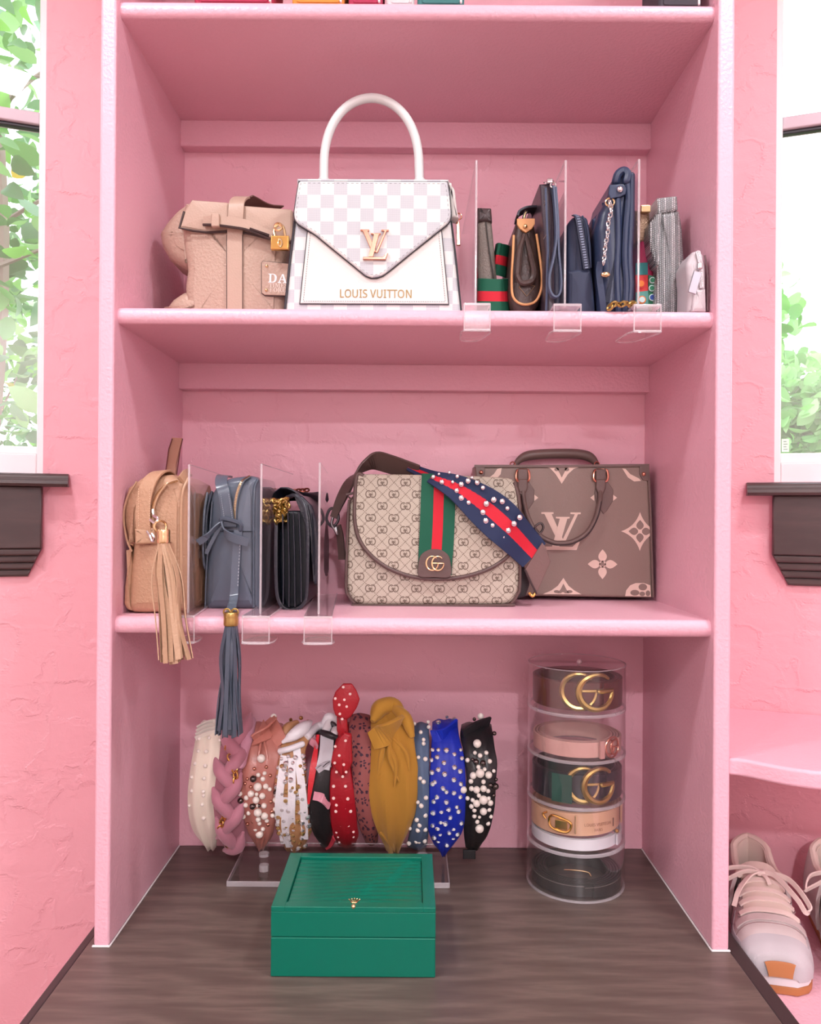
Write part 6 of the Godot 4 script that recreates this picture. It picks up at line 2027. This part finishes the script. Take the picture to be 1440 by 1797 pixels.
	part("buckle", bent(tube(cr([Vector3(-.012, .012, .005), Vector3(.008, .008, .006), Vector3(.012, .001, .006), Vector3(.006, -.008, .006), Vector3(-.014, -.006, .005), Vector3(-.019, .004, .004)], 5, true), 0.0017, 7, true), 0.066).moved(Transform3D(Basis.from_euler(Vector3(0, -0.47, 0)), Vector3(0, 0.0185, 0))), M.gold)
	part("buckle_plate", bent(slab(-0.010, 0.007, -0.006, 0.007, 0.003, 0.005, 0.001), 0.066).moved(Transform3D(Basis.from_euler(Vector3(0, -0.47, 0)), Vector3(0, 0.0185, 0))), M.gold)
	part("buckle_prong", bent(tube(cr([Vector3(-.022, .010, .005), Vector3(-.026, .016, .006), Vector3(-.020, .020, .005)], 4), 0.0014, 6), 0.066).moved(Transform3D(Basis.from_euler(Vector3(0, -0.5, 0)), Vector3(0, 0.0125, 0))), M.gold)
	part("belt_slot", bent(slab(0.0445, 0.0462, 0.014, 0.026, 0.0012, 0.0022, 0.0004), 0.066), mat(rgb(96, 66, 48), 0.7))
	part("buckle_bar", bent(slab(-0.0165, -0.0145, 0.008, 0.034, 0.0015, 0.004, 0.0008), 0.066).moved(Transform3D(Basis.from_euler(Vector3(0, 0.03, 0)), Vector3.ZERO)), M.pale_gold)
	part("buckle_stud", ball(0.003, 10, 6).at(Vector3(sin(0.85) * .067, 0.004, cos(0.85) * .067)), M.gold)
	# black
	thing("black_belt", "black coiled belt with a thin metal buckle in the lowest box", "belt", base + Vector3(0, Y.call(0), 0), "coiled belts in the acrylic boxes")
	part("strap", strap(_up(ring.call(0.0655, 5.0, 0.0, 0.2), 0.0105), Vector3.UP, 0.018, 0.0032), leather(rgb(40, 38, 38), 0.42, 0.02))
	part("buckle", tube(cr([Vector3(-.02, .021, .02), Vector3(-.006, .024, .028), Vector3(.012, .022, .03), Vector3(.016, .018, .034)], 5), 0.0012, 6), M.pale_gold)
	part("stitching", tube(_up(ring.call(0.0674, 1.0), 0.0165), 0.0004, 4), mat(rgb(120, 112, 108), 0.7))

func _up(o: Array, y: float) -> Array:
	for i in o.size():
		o[i].y += y
	return o

func watch_box() -> void:
	var z := 0.062
	var a := Q(474.3, 1715, z)
	var c := Q(763.5, 1715, z)
	var top := Q(620, 1592.5, z).y - DESK
	var hw := (c.x - a.x) / 2
	thing("green_box", "glossy emerald green presentation box with wavy inset lid and tiny gold crown", "box", Vector3((a.x + c.x) / 2, DESK + 0.0004, z - 0.0745))
	var g := mat(rgb(0, 112, 90), 0.28)
	g.metallic_specular = 0.35
	g.clearcoat_enabled = true
	g.clearcoat = 0.2
	var hd := 0.0745
	var seam := Q(620, 1646, z).y - DESK
	part("base", slab(-hw, hw, 0, seam - 0.0004, -hd, hd, 0.0015), g)
	part("seam_shadow_gap", slab(-hw + 0.0015, hw - 0.0015, seam - 0.002, seam + 0.002, -hd + 0.0015, hd - 0.0015, 0.0003), mat(rgb(0, 60, 46), 0.6))
	var lid := part("lid", slab(-hw, hw, seam + 0.0004, top - 0.0062, -hd, hd, 0.0008), g)
	# frame round the sunken panel, with a half-round tongue at the front
	var x0 := -hw + 0.0165
	var x1 := hw - 0.0150
	var zf := hd - 0.0125
	var zb := -hd + 0.0125
	var nr := 0.0185
	var outer := rrect(-hw, -hd, hw, hd, 0.0012, 3)
	var frame := MB.new()
	frame.add(slab(-hw, x0, top - 0.0064, top, -hd, hd, 0.001))
	frame.add(slab(x1, hw, top - 0.0064, top, -hd, hd, 0.001))
	frame.add(slab(x0 - .0005, x1 + .0005, top - 0.0064, top, zf, hd, 0.001))
	frame.add(slab(x0 - .0005, x1 + .0005, top - 0.0064, top, -hd, zb, 0.001))
	var half := []
	for k in 17:
		var t := PI * k / 16.0
		half.append(Vector2(cos(t) * nr, -zf + sin(t) * 0.0105))
	frame.add(ext(half, top - 0.0064, top, 0.0008).moved(Transform3D(Basis.from_euler(Vector3(-PI / 2, 0, 0)), Vector3.ZERO)))
	part("lid_frame", frame, g, lid)
	var gr := []
	for i in 71:
		var row := []
		for j in 49:
			var x := lerpf(x0 + 0.0012, x1 - 0.0012, i / 70.0)
			var y := lerpf(zb + 0.0012, zf - 0.0012, j / 48.0)
			var ph := (y * 600.0) + 30.0 * x + 2.0 * sin(x * 26.0 + y * 30.0)
			row.append(Vector3(x, top - 0.0036 + 0.0010 * sin(ph) * (0.6 + 0.4 * sin(x * 40.0 + y * 25.0)), y))
		gr.append(row)
	part("wavy_panel", sheet(gr, -0.001), g, lid)
	var cr_ := MB.new()
	for k in 5:
		var u := (k - 2) / 2.0
		var tip := Vector3(u * 0.0062, 0.0115 - absf(u) * 0.0022, 0)
		cr_.add(tube([Vector3(u * 0.0028, 0.003, 0), tip], [0.0008, 0.0005], 6))
		cr_.add(ball(0.0011, 8, 6).at(tip))
	cr_.add(torus(0.0032, 0.0009, 16, 6).moved(Transform3D(Basis().scaled(Vector3(1, 0.55, 1)), Vector3(0, 0.0022, 0))))
	part("crown_emblem", cr_.moved(Transform3D(Basis.from_euler(Vector3(-PI / 2, 0, 0)), Vector3(0.0, top + 0.0006, zf + 0.0045))), M.pale_gold, lid)
	part("catch_button", ball(0.0028, 12, 8).at(Vector3(0.0, top, hd - 0.0015)), M.pale_gold)

# ---------- sneakers ----------
func shoes() -> void:
	var py := EYE.y - 0.590
	shoe(Vector3(0.515, py, -0.213), -13.5, "pale grey and blush sneaker with pink laces nearer the worktop")
	shoe(Vector3(0.625, py, -0.2), -11.0, "pale grey and blush sneaker partly cut off at the frame's edge")

func shoe(at: Vector3, yaw: float, label: String) -> void:
	thing("sneaker", label, "shoe", at, "pair of sneakers on the low platform")
	root.rotation.y = deg_to_rad(yaw)
	var L := 0.236
	var knots := [[0.0, 0.012], [0.03, 0.022], [0.1, 0.030], [0.25, 0.033], [0.42, 0.035], [0.58, 0.042], [0.72, 0.0475], [0.84, 0.045], [0.93, 0.0395], [0.98, 0.031], [1.0, 0.02]]
	var W := func(s: float) -> float:
		for k in knots.size() - 1:
			if s <= knots[k + 1][0]:
				return lerpf(knots[k][1], knots[k + 1][1], smoothstep(0.0, 1.0, (s - knots[k][0]) / (knots[k + 1][0] - knots[k][0])) * 0.5 + 0.5 * (s - knots[k][0]) / (knots[k + 1][0] - knots[k][0]))
		return 0.008
	var outline := []
	for k in 25:
		outline.append(Vector2(W.call(k / 24.0), -L * k / 24.0))
	for k in range(24, -1, -1):
		outline.append(Vector2(-W.call(k / 24.0), -L * k / 24.0))
	var down := Transform3D(Basis.from_euler(Vector3(-PI / 2, 0, 0)), Vector3.ZERO)
	var gum := mat(rgb(186, 118, 70), 0.55)
	var suede := relief(mat(rgb(206, 198, 202), 0.9), "fine", 0.06, 40.0)
	var mesh_ := relief(mat(rgb(224, 210, 208), 0.8), "fine", 0.03, 60.0)
	var blush := relief(mat(rgb(214, 196, 194), 0.8), "fine", 0.03, 40.0)
	var lining := mat(rgb(226, 206, 194), 0.85)
	var lace := mat(rgb(236, 214, 206), 0.8)
	var seam := mat(rgb(160, 132, 132), 0.8)
	part("outsole", ext(outline, 0.0005, 0.011, 0.002, 2, true).moved(down), gum)
	part("midsole", ext(inset(ccw(outline), 0.001), 0.011, 0.021, 0.003, 2).moved(down), mat(rgb(236, 228, 230), 0.6))
	var HT := func(s: float) -> float:
		var h := [[0.36, 0.071], [0.45, 0.066], [0.55, 0.059], [0.7, 0.047], [0.82, 0.040], [0.92, 0.034], [0.975, 0.027], [0.99, 0.018], [1.0, 0.002]]
		for k in h.size() - 1:
			if s <= h[k + 1][0]:
				return lerpf(h[k][1], h[k + 1][1], (s - h[k][0]) / (h[k + 1][0] - h[k][0]))
		return 0.004
	var surf := func(s: float, v: float, grow := 0.0) -> Vector3:                      # v from -1 (left sole) to 1 (right sole)
		var a: float = v * PI / 2
		var w: float = W.call(s) - 0.0015 + grow
		var h: float = HT.call(s) + grow
		return Vector3(w * signf(sin(a)) * pow(absf(sin(a)), 0.72), 0.018 + h * pow(maxf(cos(a), 0.0), 0.8), L * s - (0.002 if grow == 0.0 else 0.002 - grow))
	var piece := func(s0: float, s1: float, v0: float, v1: float, grow: float, nu := 14, nv := 20) -> Array:
		var g := []
		for i in nu + 1:
			var row := []
			for j in nv + 1:
				row.append(surf.call(lerpf(s0, s1, i / float(nu)), lerpf(v0, v1, j / float(nv)), grow))
			g.append(row)
		return g
	part("vamp", sheet(piece.call(0.4, 1.0, -1.0, 1.0, 0.0, 26, 24), -0.002), mesh_)
	part("toe_guard", sheet(piece.call(0.86, 0.999, -1.0, 1.0, 0.0016, 12, 24), -0.0015), suede)
	var mud := []
	for i in 15:
		var row := []
		for j in 9:
			var s := lerpf(0.6, 0.9, i / 14.0)
			row.append(surf.call(s, lerpf(-1.0, -0.62 - 0.1 * sin(i * 0.25), j / 8.0), 0.0015))
		mud.append(row)
	part("side_guard", sheet(mud, -0.0015), suede)
	mud = []
	for i in 15:
		var row := []
		for j in 9:
			row.append(surf.call(lerpf(0.6, 0.9, i / 14.0), lerpf(1.0, 0.62, j / 8.0), 0.0015))
		mud.append(row)
	part("side_guard", sheet(mud, 0.0015), suede)
	part("toe_bumper", sheet(piece.call(0.988, 1.0, -0.36, 0.3, 0.004, 8, 12), -0.003), gum)
	# eyestay: two bands beside the laces joined towards the toe
	for s in [-1.0, 1.0]:
		var g := []
		for i in 13:
			var row := []
			for j in 7:
				row.append(surf.call(lerpf(0.36, 0.74, i / 12.0), s * lerpf(0.3, 0.62, j / 6.0), 0.0022))
			g.append(row)
		part("eyestay", sheet(g, 0.002 * s), blush)
	part("eyestay", sheet(piece.call(0.715, 0.76, -0.6, 0.6, 0.0022, 4, 16), -0.002), blush)
	var ln := []
	for j in 21:
		ln.append(surf.call(0.775, lerpf(-0.85, 0.85, j / 20.0), 0.0018))
	part("seam", tube(ln, 0.0006, 5), seam)
	for s in [-1.0, 1.0]:
		ln = []
		for j in 15:
			ln.append(surf.call(lerpf(0.42, 0.775, j / 14.0), s * lerpf(0.66, 0.85, j / 14.0), 0.0016))
		part("seam", tube(ln, 0.0006, 5), seam)
	# quarters and heel: a padded wall round the opening
	var wall := []
	for i in 33:
		var u := i / 32.0 * 2.0 - 1.0
		var s := 0.44 * pow(absf(u), 1.25)
		var side := signf(u)
		var hw: float = W.call(s) - 0.0015
		var xw := hw * (1.0 if absf(u) > 0.28 else absf(u) / 0.28 * 0.5 + 0.5 * sin(absf(u) / 0.28 * PI / 2))
		var zz := L * s - (0.004 * (1.0 - minf(1.0, absf(u) / 0.28)))
		var top := lerpf(0.104, 0.082, smoothstep(0.1, 0.6, absf(u)))
		top = lerpf(top, 0.088, smoothstep(0.72, 1.0, absf(u)))
		var row := []
		for j in 11:
			var t := j / 10.0
			var lean := 0.0035 * sin(PI * t) - 0.006 * t * t
			row.append(Vector3(side * xw * (1.0 + lean / 0.034) if absf(u) > 0.01 else 0.0, lerpf(0.018, top, t), zz - lean * (1.0 - minf(1.0, absf(u) / 0.3)) * 0.8))
		wall.append(row)
	part("quarter", sheet(wall, 0.005), blush)
	var rim := []
	for r in wall:
		rim.append(r[10])
	part("collar", tube(rim, 0.0052, 8, false, true), lining)
	var inside := []
	for i in 33:
		var row := []
		for j in 6:
			var q: Vector3 = wall[i][10].lerp(wall[i][0], j / 5.0 * 0.8)
			row.append(Vector3(q.x * 0.82, q.y, lerpf(q.z, 0.06, 0.12)))
		inside.append(row)
	part("collar_lining", sheet(inside, 0.001), lining)
	part("insole", ext(inset(ccw(outline), 0.006), 0.021, 0.024).moved(down), lining)
	part("heel_counter", sheet(wall.slice(10, 23).map(func(r): return r.slice(0, 7).map(func(q): return Vector3(q.x * 1.05, q.y, q.z - 0.002))), 0.001), suede)
	var tongue := []
	for i in 11:
		var row := []
		for j in 9:
			var s := lerpf(0.70, 0.335, i / 10.0)
			var v := lerpf(-0.36, 0.36, j / 8.0)
			var q: Vector3 = surf.call(maxf(s, 0.36), v, 0.0006)
			if s < 0.42:
				q = q + Vector3(0, (0.42 - s) * 0.06, -(0.36 - minf(s, 0.36)) * L)
			row.append(q)
		tongue.append(row)
	part("tongue", sheet(tongue, 0.004), lining)
	# laces
	for k in 4:
		var s := 0.47 + 0.072 * k
		var bar := []
		for j in 9:
			bar.append(surf.call(s + (0.006 if k % 2 else -0.004) * (j / 8.0), lerpf(-0.44, 0.44, j / 8.0), 0.005))
		part("lace", strap(bar, Vector3(0, -0.35, 1), 0.0066, 0.0024), lace)
		for e in [-1.0, 1.0]:
			part("eyelet", torus(0.0022, 0.0008, 10, 5).moved(Transform3D(Basis.from_euler(Vector3(-1.1, e * 0.5, 0)), surf.call(s, e * 0.46, 0.0035))), seam)
	var kn: Vector3 = surf.call(0.42, 0.0, 0.008)
	part("lace_knot", box(Vector3(0.012, 0.008, 0.010), 0.003, 3).at(kn), lace)
	var loop := cr([kn, kn + Vector3(0.016, 0.003, 0.012), kn + Vector3(0.036, -0.010, 0.046), kn + Vector3(0.044, -0.020, 0.062), kn + Vector3(0.05, -0.014, 0.054), kn + Vector3(0.034, 0.0, 0.014), kn + Vector3(0.004, 0.002, -0.002)], 6)
	part("lace_loop", strap(loop, Vector3(0.4, 1, 0.2), 0.0068, 0.002), lace)
	loop = cr([kn, kn + Vector3(-0.018, 0.005, -0.002), kn + Vector3(-0.048, 0.0, 0.002), kn + Vector3(-0.06, -0.012, 0.02), kn + Vector3(-0.05, -0.012, 0.012), kn + Vector3(-0.022, 0.002, 0.006), kn], 6)
	part("lace_loop", strap(loop, Vector3(0.1, 1, 0.4), 0.0068, 0.002), lace)
	part("lace_end", strap(cr([kn, kn + Vector3(-0.016, -0.001, 0.012), kn + Vector3(-0.034, -0.012, 0.036), kn + Vector3(-0.042, -0.028, 0.05)], 6), Vector3(1, 0.4, 0), 0.006, 0.002), lace)
	part("lace_end", strap(cr([kn, kn + Vector3(0.006, -0.002, 0.012), kn + Vector3(0.008, -0.007, 0.02)], 5), Vector3(1, 0.2, 0), 0.005, 0.002), lace)
